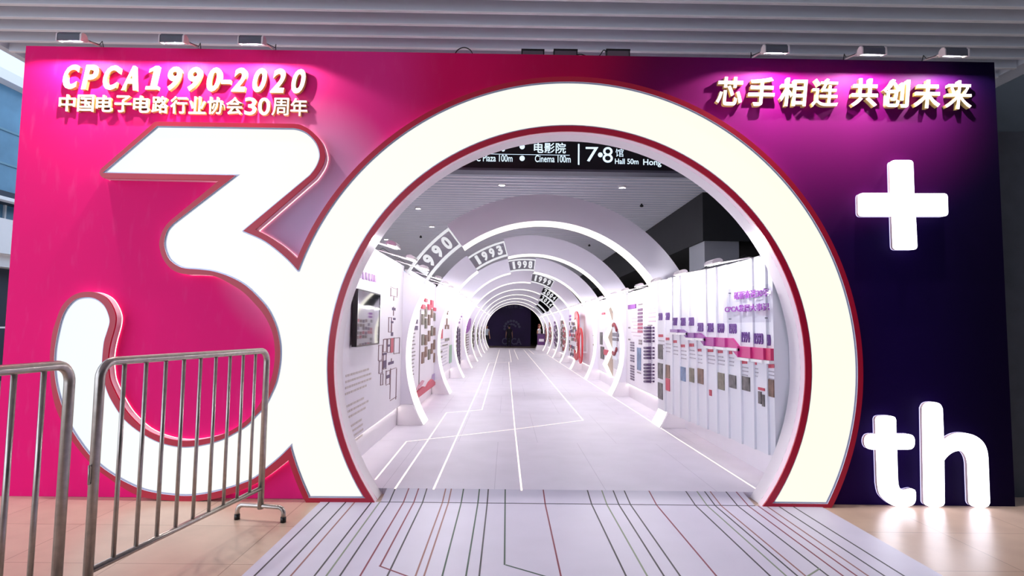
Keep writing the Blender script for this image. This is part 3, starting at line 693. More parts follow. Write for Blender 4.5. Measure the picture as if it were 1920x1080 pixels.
# ================================================================== EXHIBITION WALLS
PL, PR = -1.55, 2.60                      # panel faces
WZ0, WZ1, WZR = 0.33, 2.36, 2.24
BAYS = [(BY+.01, YA[0]-.002)]+[(YA[k]+AD+.002, YA[k+1]-.002) for k in range(8)]
class Bay:
    def __init__(s, side, k, label):
        s.side, s.k = side, k; s.y0, s.y1 = BAYS[k]; s.face = PL if side < 0 else PR; s.dir = 1 if side < 0 else -1
        s.t = thing('exhibit_wall', label, 'display wall', 'left display walls' if side < 0 else 'right display walls', ((WL if side < 0 else WR), (s.y0+s.y1)/2, TF))
        s.o = s.t.location
        d = s.dir; WT = WZ1 if side < 0 else WZR; b = MB()
        s.bx(b, s.face, s.y0, WZ0, s.face-d*0.06, s.y1, WT); s.fin(b, 'panel', white)
        b = MB(); s.bx(b, s.face-d*.045, s.y0, TF+.001, s.face-d*.1, s.y1, WZ0-.001); s.fin(b, 'plinth', white)
        b = MB(); s.bx(b, s.face-d*.018, s.y0+.05, WZ0-.014, s.face-d*.038, s.y1-.05, WZ0-.002); s.fin(b, 'light_strip', ledwhite)
        b = MB(); s.bx(b, s.face+d*.005, s.y0, WT, s.face-d*.07, s.y1, WT+.03); s.fin(b, 'top_rail', white_gloss)
    def bx(s, b, x0, y0, z0, x1, y1, z1, mi=0): b.box(x0-s.o[0], y0-s.o[1], z0-s.o[2], x1-s.o[0], y1-s.o[1], z1-s.o[2], mi)
    def fin(s, b, name, m, label=None):
        o = b.build(name, m, s.t)
        if label: o['label'] = label
        return o
    def at(s, px, py): p = onX(px, py, s.face); return p[1], p[2]
    def pr(s, b, rects, th=0.006, mi=0):
        """prints: pixel rectangles (x0, y0, x1, y1) read on the wall face"""
        for x0, y0, x1, y1 in rects:
            ya, za = s.at(x0, (y0+y1)/2); yb, zb = s.at(x1, (y0+y1)/2)
            xm = (x0+x1)/2; zt = s.at(xm, y0)[1]; zl = s.at(xm, y1)[1]
            s.bx(b, s.face, max(s.y0, min(ya, yb)), zl, s.face+s.dir*th, min(s.y1, max(ya, yb)), zt, mi)
    def lines(s, b, y0, y1, z, h, n, step, rag=0.25, mi=0, th=.004):
        """greeked body text: rows of broken bars"""
        for i in range(n):
            e = y1-(y1-y0)*random.random()*rag; y = y0; zz = z-i*step
            while y < e:
                w = random.uniform(.05, .16); s.bx(b, s.face, y, zz-h, s.face+s.dir*th, min(e, y+w), zz, mi); y += w+.012
LL = ['left display wall nearest the entrance, with wall screen and organisation chart', 'left display wall with columns of brown photos and red hills at its foot', 'left display wall with a tall green rectangle print', 'left display wall with a tall column of purple hexagons',
      'left display wall with a purple curved flag shape', 'left display wall sixth from the entrance with narrow brown prints', 'left display wall seventh from the entrance, mostly hidden behind arch edges', 'left display wall eighth from the entrance, only a sliver visible', 'left display wall farthest down the tunnel']
RL = ['right display wall nearest the entrance, behind the stepped timeline boards', 'right display wall with purple header, icon lists and a row of ringed bars', 'right display wall with wreath poster behind the zigzag fin', 'mostly bare right display wall behind the red number', 'right display wall with a mosaic of small photos',
      'right display wall sixth from the entrance with grey and pink prints', 'right display wall seventh from the entrance with narrow purple prints', 'right display wall eighth from the entrance with narrow brown prints', 'right display wall farthest down the tunnel, behind the purple kiosk']
LB = [Bay(-1, k, LL[k]) for k in range(9)]; RB = [Bay(1, k, RL[k]) for k in range(9)]
# --- left wall 1: chart, text, header
s = LB[0]
b = MB(); s.pr(b, [(674, 510, 677, 521), (679, 510, 683, 524), (685, 511, 689, 525), (691, 513, 695, 527), (696.5, 514, 700, 528), (701, 516, 705, 529)]); s.fin(b, 'header_print', purple)
b = MB()
y0 = s.at(655, 700)[0]; y1 = s.at(699, 700)[0]
for z0, n in [(1.02, 4), (0.72, 3), (0.50, 4)]: s.lines(b, 5.55, 6.62, z0, .022, n, .058, .4)
s.fin(b, 'body_text', mat('faint beige print', (212, 200, 198), .6))
b = MB()
def frame_rect(x0, y0, x1, y1, w=.9):
    s.pr(b, [(x0, y0, x1, y0+w), (x0, y1-w, x1, y1), (x0, y0, x0+w, y1), (x1-w, y0, x1, y1)], .005)
for q in [(732, 540, 745, 556), (709, 647, 717, 676), (718, 636, 725, 660), (726, 635, 732, 661), (738, 633, 749, 663), (710, 677, 717, 700), (718, 664, 724, 692), (713, 701, 718, 722), (723, 695, 731, 721), (731, 691, 743, 748), (728, 595, 734, 623)]: frame_rect(*q)
s.pr(b, [(737.5, 556, 738.5, 564), (737, 575, 738, 592), (733.5, 606, 734.5, 622), (733, 672, 734, 678), (720, 634, 749, 634.8)], .005)
s.fin(b, 'chart_lines', mat('brown chart line', (128, 96, 104), .6))
b = MB(); s.pr(b, [(735, 577, 741, 582), (737, 596, 741, 600), (733, 602, 737, 606), (733, 623, 736.5, 630), (717.5, 661.5, 724.5, 665.5), (718, 676, 724, 690), (724, 703, 731, 709), (728, 678, 737.5, 683), (726, 646, 731, 650)]); s.fin(b, 'chart_boxes', plum)
b = MB(); s.pr(b, [(732, 634, 737, 661)]); s.fin(b, 'chart_marker', redprint)
# television on that wall
tx_ = PL+.10
t = thing('wall_television', 'black flat television mounted on the left wall nearest the entrance', 'television', loc=(PL+.07, 6.15, 1.575))
b = MB(); b.box(-.05, -.5, -.29, -.02, .5, .29); b.box(-.0695, -.3, -.2, -.05, .3, .2); b.build('cabinet', black, t)
b = MB(); b.box(-.02, -.5, -.29, 0, -.488, .29); b.box(-.02, .488, -.29, 0, .5, .29); b.box(-.02, -.488, -.29, 0, .488, -.275); b.box(-.02, -.488, .278, 0, .488, .29); b.build('bezel', mat('gloss black bezel', (20, 18, 22), .2), t)
b = MB(); b.box(-.019, -.488, -.275, -.004, .488, .278); b.build('screen', mat('dark glass screen', (38, 42, 50), .04, spec=1.0, coat=1.0), t)
# --- left wall 2: photos, flame ribbon, hills
s = LB[1]; b = MB(); s.lines(b, 9.1, 9.75, 1.45, .02, 13, .062, .3); s.fin(b, 'body_text', dimtext)
b = MB(); s.pr(b, [(777, 599, 783, 607), (776, 611, 783, 619)]); s.fin(b, 'caption_block', plum)
b = MB(); s.pr(b, [(786, 580, 787, 735)], .01); s.fin(b, 'divider', dimtext)
cols = [(790, 794, [(589, 609), (627, 647), (660, 681)]), (796, 799.5, [(575, 594), (597, 616), (628, 647), (650, 669)]), (802, 805.5, [(590, 610), (620, 640), (655, 674)]), (807.5, 810.5, [(579, 596), (611, 630), (644, 663)]), (812.5, 815, [(587, 602), (614, 629), (637, 655), (662, 679)])]
for x0, x1, ys in cols:
    for ya, yb in ys: b = MB(); s.pr(b, [(x0, ya, x1, yb)], .02); s.fin(b, 'photo', random.choice([brown, sepia, brown]))
b = MB()
for x0, x1, ya, yb in [(789, 795, 571, 579), (795, 799, 560, 566), (801, 806, 571, 581), (806.5, 810.5, 563, 577), (812, 815.5, 577, 583)]: s.pr(b, [(x0, ya, x1, yb)], .03)
s.fin(b, 'flame_ribbon', redprint)
b = MB(); ring = [(780, 742), (783, 736), (790, 729), (795, 724.5), (800, 727), (806, 716), (811, 711), (816, 716), (822, 717), (783, 747)]
pts = [(lambda q: (q[1]-s.o[1], q[2]-s.o[2]))(onX(x, y, PL+.04)) for x, y in ring]; b.prismX([pts], PL-s.o[0]+.001, PL-s.o[0]+.04); s.fin(b, 'red_hills', redprint)
b = MB(); ring = [(783, 731), (788, 720), (794, 713), (797, 714), (793, 722), (787, 728)]
pts = [(lambda q: (q[1]-s.o[1], q[2]-s.o[2]))(onX(x, y, PL+.03)) for x, y in ring]; b.prismX([pts], PL-s.o[0]+.001, PL-s.o[0]+.02); s.fin(b, 'rose_hills', mat('rose print', (214, 150, 170), .5))
b = MB(); ring = [(811, 712), (813, 702), (817, 700), (820, 704), (819, 716)]
pts = [(lambda q: (q[1]-s.o[1], q[2]-s.o[2]))(onX(x, y, PL+.03)) for x, y in ring]; b.prismX([pts], PL-s.o[0]+.001, PL-s.o[0]+.02); s.fin(b, 'lilac_hills', mat('lilac print', (170, 150, 190), .5))
# --- left wall 3
s = LB[2]
b = MB(); s.pr(b, [(842, 647, 846, 680)], .02); s.fin(b, 'green_print', greenprint)
b = MB(); s.pr(b, [(834, 609, 836, 617), (836.5, 597, 838, 612), (839, 609, 841, 617), (833, 582, 840, 584.5), (838, 586, 839, 590)], .02); s.fin(b, 'photo', brown)
b = MB(); s.pr(b, [(824, 617, 829, 635)], .02); s.fin(b, 'red_print', redprint)
b = MB(); s.pr(b, [(834, 634, 842, 639), (829, 646, 839, 648), (825, 658, 829, 661), (825, 668, 829, 671)], .01); s.fin(b, 'caption_block', sepia)
b = MB(); s.lines(b, 13.3, 15.3, 1.2, .03, 9, .08, .3); s.fin(b, 'body_text', mat('faint lilac print', (206, 200, 212), .6))
# --- left wall 4: purple hexagons
s = LB[3]; b = MB()
for i in range(9):
    for j, px in enumerate((857.7, 861.2)):
        y, z = s.at(px, 616.5+i*7.4+(3.6 if j else 0)); r = .078
        hexa = [(y-s.o[1]+r*3.2*math.cos(math.radians(a+30)), z-s.o[2]+r*math.sin(math.radians(a+30))) for a in range(0, 360, 60)]
        b.prismX([hexa], PL-s.o[0]+.001, PL-s.o[0]+.02)
s.fin(b, 'hexagon_column', plum)
b = MB(); s.pr(b, [(859.5, 596, 862.5, 600), (859.5, 602.5, 862, 606.5), (863.5, 586, 866, 589), (863.5, 592, 866, 595)], .01); s.fin(b, 'caption_block', purple)
b = MB()
for i in range(5): s.pr(b, [(852.5, 620+i*9, 856, 624.5+i*9)], .01)
s.fin(b, 'photo', sepia)
# --- left wall 5: purple flag
s = LB[4]; b = MB(); ring = [(878.5, 597.5), (884, 597.5), (883, 608), (880, 617), (876, 623), (872, 625.5), (871, 619), (875, 618), (876.5, 609)]
pts = [(lambda q: (max(s.y0, min(s.y1, q[1]))-s.o[1], q[2]-s.o[2]))(onX(x, y, PL+.02)) for x, y in ring]; b.prismX([pts], PL-s.o[0]+.001, PL-s.o[0]+.05); s.fin(b, 'purple_flag', mat('violet print', (148, 58, 168), .5))
b = MB(); s.pr(b, [(870.5, 627, 873.5, 660)], .01); s.fin(b, 'photo', brown)
b = MB(); s.lines(b, 21.8, 23.6, 1.2, .04, 8, .1, .3); s.fin(b, 'body_text', dimtext)
# farther walls: narrow strips of prints
def strips(s, ms, n):
    L = s.y1-s.y0
    for i in range(n):
        y = s.y0+L*(.12+.76*i/n); z = 1.85; b = MB()
        while z > .6:
            h = random.uniform(.12, .32); s.bx(b, s.face, y, z-h, s.face+s.dir*.02, y+L*.5/n, z); z -= h+random.uniform(.04, .15)
        s.fin(b, 'photo', random.choice(ms))
for k in range(5, 9): strips(LB[k], [brown, sepia, greyphoto], 5)
strips(RB[5], [greyphoto, redprint, brown], 7); strips(RB[6], [plum, greyphoto, purple], 6); strips(RB[7], [brown, redprint, sepia], 6); strips(RB[8], [brown, sepia, redprint], 5)
# --- right wall 2: lists
s = RB[1]
b = MB(); s.pr(b, [(1179, 571, 1193, 579)], .02); s.fin(b, 'header_print', purple)
b = MB()
for i in range(7): s.pr(b, [(1196.5, 578.5+i*6.8, 1205, 583+i*6.8)], .012, 0 if i < 4 else 1)
s.fin(b, 'label_column', [mat('plum label', (126, 84, 122), .5), mat('rose label', (178, 84, 112), .5)])
b = MB()
for i in range(15):
    if i in (4, 8): continue
    s.pr(b, [(1182.5, 641+i*4.9, 1189.5, 644+i*4.9)], .012)
s.fin(b, 'icon_list', mat('mauve icon', (120, 104, 128), .5))
b = MB(); s.pr(b, [(1195.5, 652, 1202, 694)], .015); s.fin(b, 'blue_print', bluephoto)
b = MB(); s.pr(b, [(1198, 637, 1204, 641), (1198, 642.5, 1204, 646), (1195, 698, 1202, 700), (1178.5, 613, 1182, 616), (1178.5, 635, 1182, 638), (1197, 569.5, 1205, 572), (1215, 609, 1223, 611)], .008); s.fin(b, 'caption_block', dimtext)
b = MB(); s.pr(b, [(1216, 628, 1223, 712)], .006); s.fin(b, 'grey_band', mat('pale mauve print', (190, 180, 200), .5))
b = MB(); s.lines(b, 9.9, 10.5, 1.95, .022, 5, .075, .4); s.lines(b, 11.0, 11.9, 1.72, .016, 6, .07, .4); s.fin(b, 'body_text', mat('faint rose print', (214, 190, 204), .6))
for i in range(17):
    if i in (5, 10): continue
    ya, za = s.at(1209.5, 614.5+i*6.3); yb, zb = s.at(1227, 614.5+i*6.3)
    b = MB(); P0 = Vector((s.face-.012-s.o[0], ya-s.o[1], za-s.o[2])); P1 = Vector((s.face-.012-s.o[0], yb-s.o[1], zb-s.o[2]))
    b.tube([P0+(P1-P0)*.0, P0+(P1-P0)*.62], .022, 8); b.tube([P0+(P1-P0)*.62, P1], .008, 6); b.ball(P0+(P1-P0)*.66, .028, n=8); b.ball(P1, .018, n=8); s.fin(b, 'ringed_bar', plum)
# --- right wall 3: wreath poster and prints
s = RB[2]
b = MB(); s.pr(b, [(1147, 599, 1158, 674)], .02); s.fin(b, 'wreath_poster', mat('pale blue poster', (222, 226, 238), .5))
b = MB(); yc, zc = s.at(1153.5, 636)
for i in range(26):
    a = math.radians(70+220*i/25); rr = .27
    if 0.35 < i/25 < 0.65: sz = .012
    else: sz = .05
    b.ball((s.face-.03-s.o[0], yc+.02-s.o[1]-rr*1.5*math.cos(a)*-1, zc-s.o[2]+rr*1.3*math.sin(a)), sz, n=8, sc=(.5, 1.6, 1))
s.fin(b, 'red_wreath', mat('maroon wreath', (140, 40, 56), .5))
b = MB(); s.pr(b, [(1150, 624, 1161, 631), (1150, 634, 1160, 639), (1148, 578, 1151, 581), (1148, 583, 1151, 586)], .024); s.fin(b, 'caption_block', mat('slate print', (120, 118, 134), .5))
b = MB(); s.pr(b, [(1126, 623, 1130, 646), (1127, 650, 1133, 673)], .02); s.fin(b, 'photo', greyphoto)
b = MB(); s.pr(b, [(1129, 586, 1135, 590), (1133, 656, 1143, 666)], .02); s.fin(b, 'red_print', redprint)
b = MB(); s.pr(b, [(1152, 673, 1160, 692)], .015); s.fin(b, 'paper_print', mat('paper grey', (206, 204, 214), .5))
zf = thing('zigzag_fin', 'white zigzag-edged fin standing out from the right wall between second and third portals', 'display fin', loc=(PR, 13.9, .35))
def zz(px, py): q = onY(px, py, 13.9); return (q[0]-PR, q[2]-.35)
edge = [(1143, 569), (1134, 580), (1144, 609), (1132, 632.5), (1143, 658), (1131, 683), (1143.5, 707)]
E1 = [zz(*p) for p in edge]; E2 = [(min(x, -.012), z) for x, z in [zz(p[0]+6.5, p[1]) for p in edge]]
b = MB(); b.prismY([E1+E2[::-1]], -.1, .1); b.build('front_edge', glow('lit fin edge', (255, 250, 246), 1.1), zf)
b = MB(); b.prismY([E2+[(-.008, E2[-1][1]), (-.008, E2[0][1])]], -.02, .02); b.build('side_board', mat('pale wood', (190, 172, 160), .5), zf)
# --- right wall 4 small marks, wall 5 mosaic
s = RB[3]; b = MB(); s.pr(b, [(1109, 684, 1112, 692), (1113, 645, 1115, 648), (1113, 628, 1114.5, 630)], .02); s.fin(b, 'caption_block', sepia)
s = RB[4]
for i in range(7):
    for j in range(9):
        if random.random() < .3: continue
        ya = s.y0+.3+i*.42; za = 1.75-j*.15-random.random()*.05; b = MB(); s.bx(b, s.face, ya, za-.12, s.face-.02, ya+.2, za); s.fin(b, 'photo', random.choice([greyphoto, brown, plum, redprint]))
b = MB(); s.pr(b, [(1068, 591, 1071, 595), (1068, 597, 1071, 601)], .02); s.fin(b, 'header_print', purple)
# red freestanding number
rn = thing('red_number', 'tall red digits 3 and 0 in relief beside the right wall past the third portal', 'sign', loc=(2.4, 18.8, .4))
for ch, ya, yb, z0, z1 in [('3', 18.72, 20.0-.02, 0.0, 1.68), ('0', 17.8, 18.9, -.04, 1.12)]:
    b = MB(); b.text(ch, lambda u, v, d: (-.04+d*-1+.04, (yb-18.8)-u, z0+v+.0), yb-ya, z1-z0, .035, .0); b.build('digit', red, rn)
b = MB(); b.box(0.0, -.4, .3, .192, -.36, .36); b.box(0.0, .4, .3, .192, .44, .36); b.build('wall_bracket', white, rn)

# ================================================================== STEPPED TIMELINE (right, first bay)
tl_ = thing('timeline_boards', 'stepped white timeline boards with purple years and photos along the near right wall', 'display boards', loc=(2.5, 6.8, TF))
BPX = [(1437, 1481), (1412, 1437), (1388, 1412), (1364, 1388), (1343, 1364), (1324, 1343), (1305.5, 1324), (1290, 1305.5), (1274, 1290), (1260, 1274), (1246, 1260), (1233, 1246)]
YRS = ['1990', '1993', '1994', '1998', '1999', '2004', '2008', '2010', '2014', '2017', '2019', '2020']
YZ = [1.41, 1.42, 1.43, 1.515, 1.52, 1.525, 1.53, 1.60, 1.60, 1.605, 1.68, 1.68]
RIB = [(1.225, 1.335)]*3+[(1.315, 1.415)]*3+[(1.40, 1.46)]*2+[(1.46, 1.50)]*2+[None]*2
RC = [(214, 60, 110), (206, 52, 124), (202, 50, 128), (200, 60, 140), (188, 62, 142), (170, 66, 146), (150, 76, 152), (138, 84, 154), (132, 88, 156), (140, 100, 160)]
PH = {0: [(1437, 714, 1480, 747, brown)], 1: [(1423, 727, 1434.5, 732, redprint), (1423, 734, 1429, 757, greyphoto), (1430, 740, 1434.5, 762, greyphoto)], 2: [(1389, 706, 1407, 732, greyphoto)], 3: [(1364.5, 703, 1381, 727, greyphoto)], 4: [(1343.5, 699, 1359, 730, sepia)], 5: [(1331, 731, 1335, 742, redprint)],
      6: [(1306, 691, 1319.5, 719, brown)], 7: [(1290.5, 690, 1302, 716, sepia)], 8: [(1275, 688, 1286, 714, bluephoto)], 10: [(1246.5, 684, 1256.5, 708, brown), (1246.5, 709, 1256.5, 732, redprint)], 11: [(1234.5, 646, 1243, 673, greyphoto), (1234.5, 681, 1243, 710, greyphoto), (1234.5, 718, 1243, 748, greyphoto)]}
TI = {0: (1440, 683, 1455, 690), 1: (1413, 677, 1420, 684), 2: (1391, 676, 1402, 682), 3: (1366, 658, 1374, 664), 4: (1346, 657, 1356, 662), 5: (1326, 655, 1338, 660), 6: (1308, 654, 1316, 659), 7: (1292, 644, 1302, 650), 8: (1277, 646, 1285, 651), 9: (1262, 638, 1270, 643), 10: (1248, 633, 1256, 638), 11: (1235, 627, 1244, 632)}
ox, oy, oz = 2.5, 6.8, TF
for i, (pa, pb) in enumerate(BPX):
    xi = 2.46-.021*i; yfar = xi*FPX/(pa-VPX); ynear = max(BY+.03, xi*FPX/(pb-VPX)) if i else BY+.03
    yfar = min(yfar, YA[0]-.06)
    b = MB(); b.box(xi-ox, ynear-oy, WZ0+.02-oz, 2.595-ox, yfar-oy-.002, 2.21-oz)
    brd = b.build('board', mat('board white', (232, 230, 238), .5), tl_); brd['label'] = f'board headed {YRS[i]}'
    def rect(bm, x0, y0, x1, y1, th=.008):
        p = onX((x0+x1)/2, y0, xi); q = onX((x0+x1)/2, y1, xi); ya = onX(x0, y0, xi)[1]; yb = onX(x1, y1, xi)[1]
        bm.box(xi-ox-th, max(ynear, yb)-oy, q[2]-oz, xi-ox-.0005, min(yfar, ya)-oy, p[2]-oz)
    h = .105; w = min(.18, (yfar-ynear)*.7); yc = (ynear+yfar)/2+(0.03 if i == 0 else 0)
    b = MB(); b.text(YRS[i], lambda u, v, d: (xi-ox-.0005-d, yc+w/2-u-oy, YZ[i]-h/2-oz+v), w, h, .012, .03); b.build('year_lettering', mat('violet year ink', (104, 60, 138), .5), brd)
    if RIB[i]:
        b = MB(); z0, z1 = RIB[i]; q0, q1 = RIB[i-1] if i else RIB[i]; sl = .16 if q0 != z0 else 0
        pl = [(ynear-oy, q0-oz), (ynear-oy, q1-oz)]+([(ynear+sl-oy, z1-oz)] if sl else [])+[(yfar-oy-.002, z1-oz), (yfar-oy-.002, z0-oz)]+([(ynear+sl*1.2-oy, z0-oz)] if sl else [])
        b.prismX([pl], xi-ox-.03, xi-ox-.0005); b.build('ribbon', mat(f'ribbon tint {i}', RC[i], .45), brd)
        b = MB(); b.box(xi-ox-.045, ynear-oy, z0-.03-oz, xi-ox-.0005, yfar-oy-.002, z0-.002-oz); b.build('ledge', white_gloss, brd)
    for x0, y0, x1, y1, m_ in PH.get(i, []):
        b = MB(); rect(b, x0, y0, x1, y1, .01); b.build('photo', m_, brd)
    if i in TI:
        b = MB(); x0, y0, x1, y1 = TI[i]; n = max(2, int((x1-x0)/3)); st = (x1-x0)/n
        for j in range(n): rect(b, x0+j*st, y0, x0+j*st+st*.82, y1, .006)
        b.build('title_print', redprint, brd)
        b = MB()
        for j in range(3): rect(b, x0, y1+6+j*7, x0+(x1-x0)*random.uniform(1, 1.35), y1+8+j*7, .005)
        b.build('body_text', mat('pale grey print', (178, 170, 182), .6), brd)
hx_ = lambda y: 2.425-.08*(y-5.2)
def hpt(px, py):
    r = ray(px, py); t_ = (2.425+.08*5.2)/(r[0]+.08*r[1]); return CAMP+r*t_
hp = thing('heading_plate', 'clear acrylic plate with two lines of purple Chinese heading over the timeline boards', 'sign', loc=(2.38, 5.7, 1.6))
for body, x0, x1, yb0, yb1, yt0, yt1 in [('砥砺奋进30年', 1377, 1442, 562, 556, 547, 540), ('CPCA发展大事记', 1360, 1443, 587, 584, 574, 567)]:
    A, B_ = hpt(x0, yb0), hpt(x1, yb1); ya = A[1]; wY = A[1]-B_[1]; zb = (A[2]+B_[2])/2; zt = (hpt(x0, yt0)[2]+hpt(x1, yt1)[2])/2
    b = MB(); b.text(body, lambda u, v, d: (hx_(ya-u)-2.38-.001-d, ya-u-5.7, zb-1.6+v), wY, zt-zb, .006, .02); b.build('heading_lettering', mat('bright violet letters', (140, 52, 160), .5), hp)
p, q = hpt(1443, 532), hpt(1360, 600); ya, yb = 5.212, q[1]+.05; z0, z1 = q[2]-.03-1.6, p[2]-1.6
b = MB(); b.add([(hx_(y)-2.38+dx, y-5.7, z) for dx in (0, .005) for y in (ya, yb) for z in (z0, z1)], [(0, 1, 3, 2), (4, 6, 7, 5), (0, 2, 6, 4), (1, 5, 7, 3), (0, 4, 5, 1), (2, 3, 7, 6)]); b.build('acrylic_plate', acrylic, hp)
for yy in (ya+.1, yb-.12):
    for z in (z0+.04, z1-.04):
        b = MB(); b.tube([(hx_(yy)-2.38+.005, yy-5.7, z), (hx_(yy)-2.38+.03, yy-5.7, z)], .006, 8); b.build('standoff', alu, hp)

# ================================================================== WALL LAMPS along the display walls
for k in range(9):
    y0, y1 = BAYS[k]; n = 3 if k < 4 else 2
    for i in range(n):
        yy = y0+(y1-y0)*(i+.5)/n
        pos = ['nearest', 'middle', 'farthest'][i] if n == 3 else ['nearer', 'farther'][i]
        kl = 'at the entrance' if k == 0 else f'past the {ORD[k-1]} portal'
        fixture('wall_lamp', f'{pos} arm lamp on the left display wall {kl}', 'arm lamps on the left display walls', (PL-.03, yy, WZ1+.03), math.radians(90), arm=.42, L=.22, rise=-.10, power=P_WALL, color=(.97, .955, 1.0), aim=(0, .3, -.9), side=1, angle=168, shell=lampwhite, flat=.7, tilt=.25, lip=False, blend=.6, soft=.025, sc=.75)
        fixture('wall_lamp', f'{pos} arm lamp on the right display wall {kl}', 'arm lamps on the right display walls', ((PR+.03) if k else 2.5, yy, (WZR+.03) if k else 2.222), math.radians(-90), arm=.42, L=.22, rise=-.06, power=P_WALL, color=(.97, .955, 1.0), aim=(0, .3, -.9), side=-1, angle=168, shell=lampwhite, flat=.7, tilt=.25, lip=False, blend=.6, soft=.025, sc=.75)

# ================================================================== CROWD BARRIERS
def barrier(label, A, Bp, n, foot_at):
    """A, Bp: ground points of the two posts"""
    A = Vector((A[0], A[1], 0)); B_ = Vector((Bp[0], Bp[1], 0)); d = (B_-A).normalized(); L = (B_-A).length; nrm = Vector((-d.y, d.x, 0))
    t = thing('crowd_barrier', label, 'barrier', 'steel crowd barriers', tuple(A))
    H, R_, r = 1.295, .085, .023; P = lambda s_, z, o=0.0: d*s_+nrm*o+Vector((0, 0, z))
    pts = [P(0, .09)]+[P(0, H-R_)]+[P(R_-R_*math.cos(a), H-R_+R_*math.sin(a)) for a in [math.pi/2*i/8 for i in range(1, 9)]]
    pts += [P(L-R_+R_*math.sin(a), H-R_+R_*math.cos(a)) for a in [math.pi/2*i/8 for i in range(0, 9)]]+[P(L, .09)]
    b = MB(); b.tube(pts, r, 12); b.build('frame', steel, t)
    b = MB(); b.tube([P(0, .245), P(L, .245)], .017, 10); b.build('bottom_rail', steel, t)
    for i in range(1, n):
        s_ = L*i/n; b = MB(); b.tube([P(s_, .245), P(s_, H)], .0118, 8); b.build('bar', steel, t)
    for s_ in (0, L):
        w = .19; f = [P(s_, .018, -w), P(s_, .075, -w), P(s_, .098, -w+.012), P(s_, .11, -w+.035), P(s_, .112, 0), P(s_, .11, w-.035), P(s_, .098, w-.012), P(s_, .075, w), P(s_, .018, w)]
        b = MB(); b.tube(f, .017, 10); fo = b.build('foot', steel, t)
        for o in (-w, w): b = MB(); b.tube([P(s_, .001, o), P(s_, .04, o)], .021, 10); b.build('rubber_tip', black, fo)
    z = .73
    for s_, sg_ in ((0, -1), (L, 1)):
        b = MB(); b.tube([P(s_+sg_*.018, z-.045), P(s_+sg_*.03, z-.045), P(s_+sg_*.032, z+.045), P(s_+sg_*.018, z+.045)], .006, 6)
        b.build('hook', steel, t)
    return t
barrier('steel crowd barrier in front of the lower digit 3, its far foot fully visible', (-2.09, 2.97), (-1.865, 4.47), 10, 1)
barrier('steel crowd barrier cut off at the left photo edge, nearest the viewer', (-2.075, 0.72), (-2.09, 2.765), 13, 1)

# ================================================================== FAR END: stage backdrop, people
stage = thing('stage_backdrop', 'dim purple stage backdrop with pale dotted tree emblem at the far tunnel end', 'backdrop', loc=(0, 46, 0))
def stage_mat():
    m = mat('stage print', (56, 22, 94), .6, noise=.3, scale=.5); return m
b = MB(); b.box(-3.4, 0, 0, 1.95, .1, 4.2); b.build('panel', stage_mat(), stage)
pale = mat('pale stage ink', (108, 100, 140), .6)
b = MB()
def st(px, py): q = onY(px, py, 46); return q[0], q[2]
for ring, rr, n, off in [(14, 2.5, 9, 10), (7.5, 2.1, 5, 30)]:
    for i in range(n):
        a = math.radians(off+i*(180-2*off+40)/n); x, z = st(960+ring*math.cos(a), 612-ring*math.sin(a)*.95+3); b.tube([(x, -.004, z), (x, -.03, z)], rr*46/FPX, 12)
b.build('emblem', pale, stage)
for body, x0, x1, yb, yt in [('CPCA', 941, 978, 646, 634), ('共创未来', 942, 982, 578, 572)]:
    p = st(x0, yb); q = st(x1, yt); b = MB(); b.text(body, lambda u, v, d: (p[0]+u, -.002-d, p[1]+v), q[0]-p[0], q[1]-p[1], .05, .02); b.build('lettering', pale, stage)

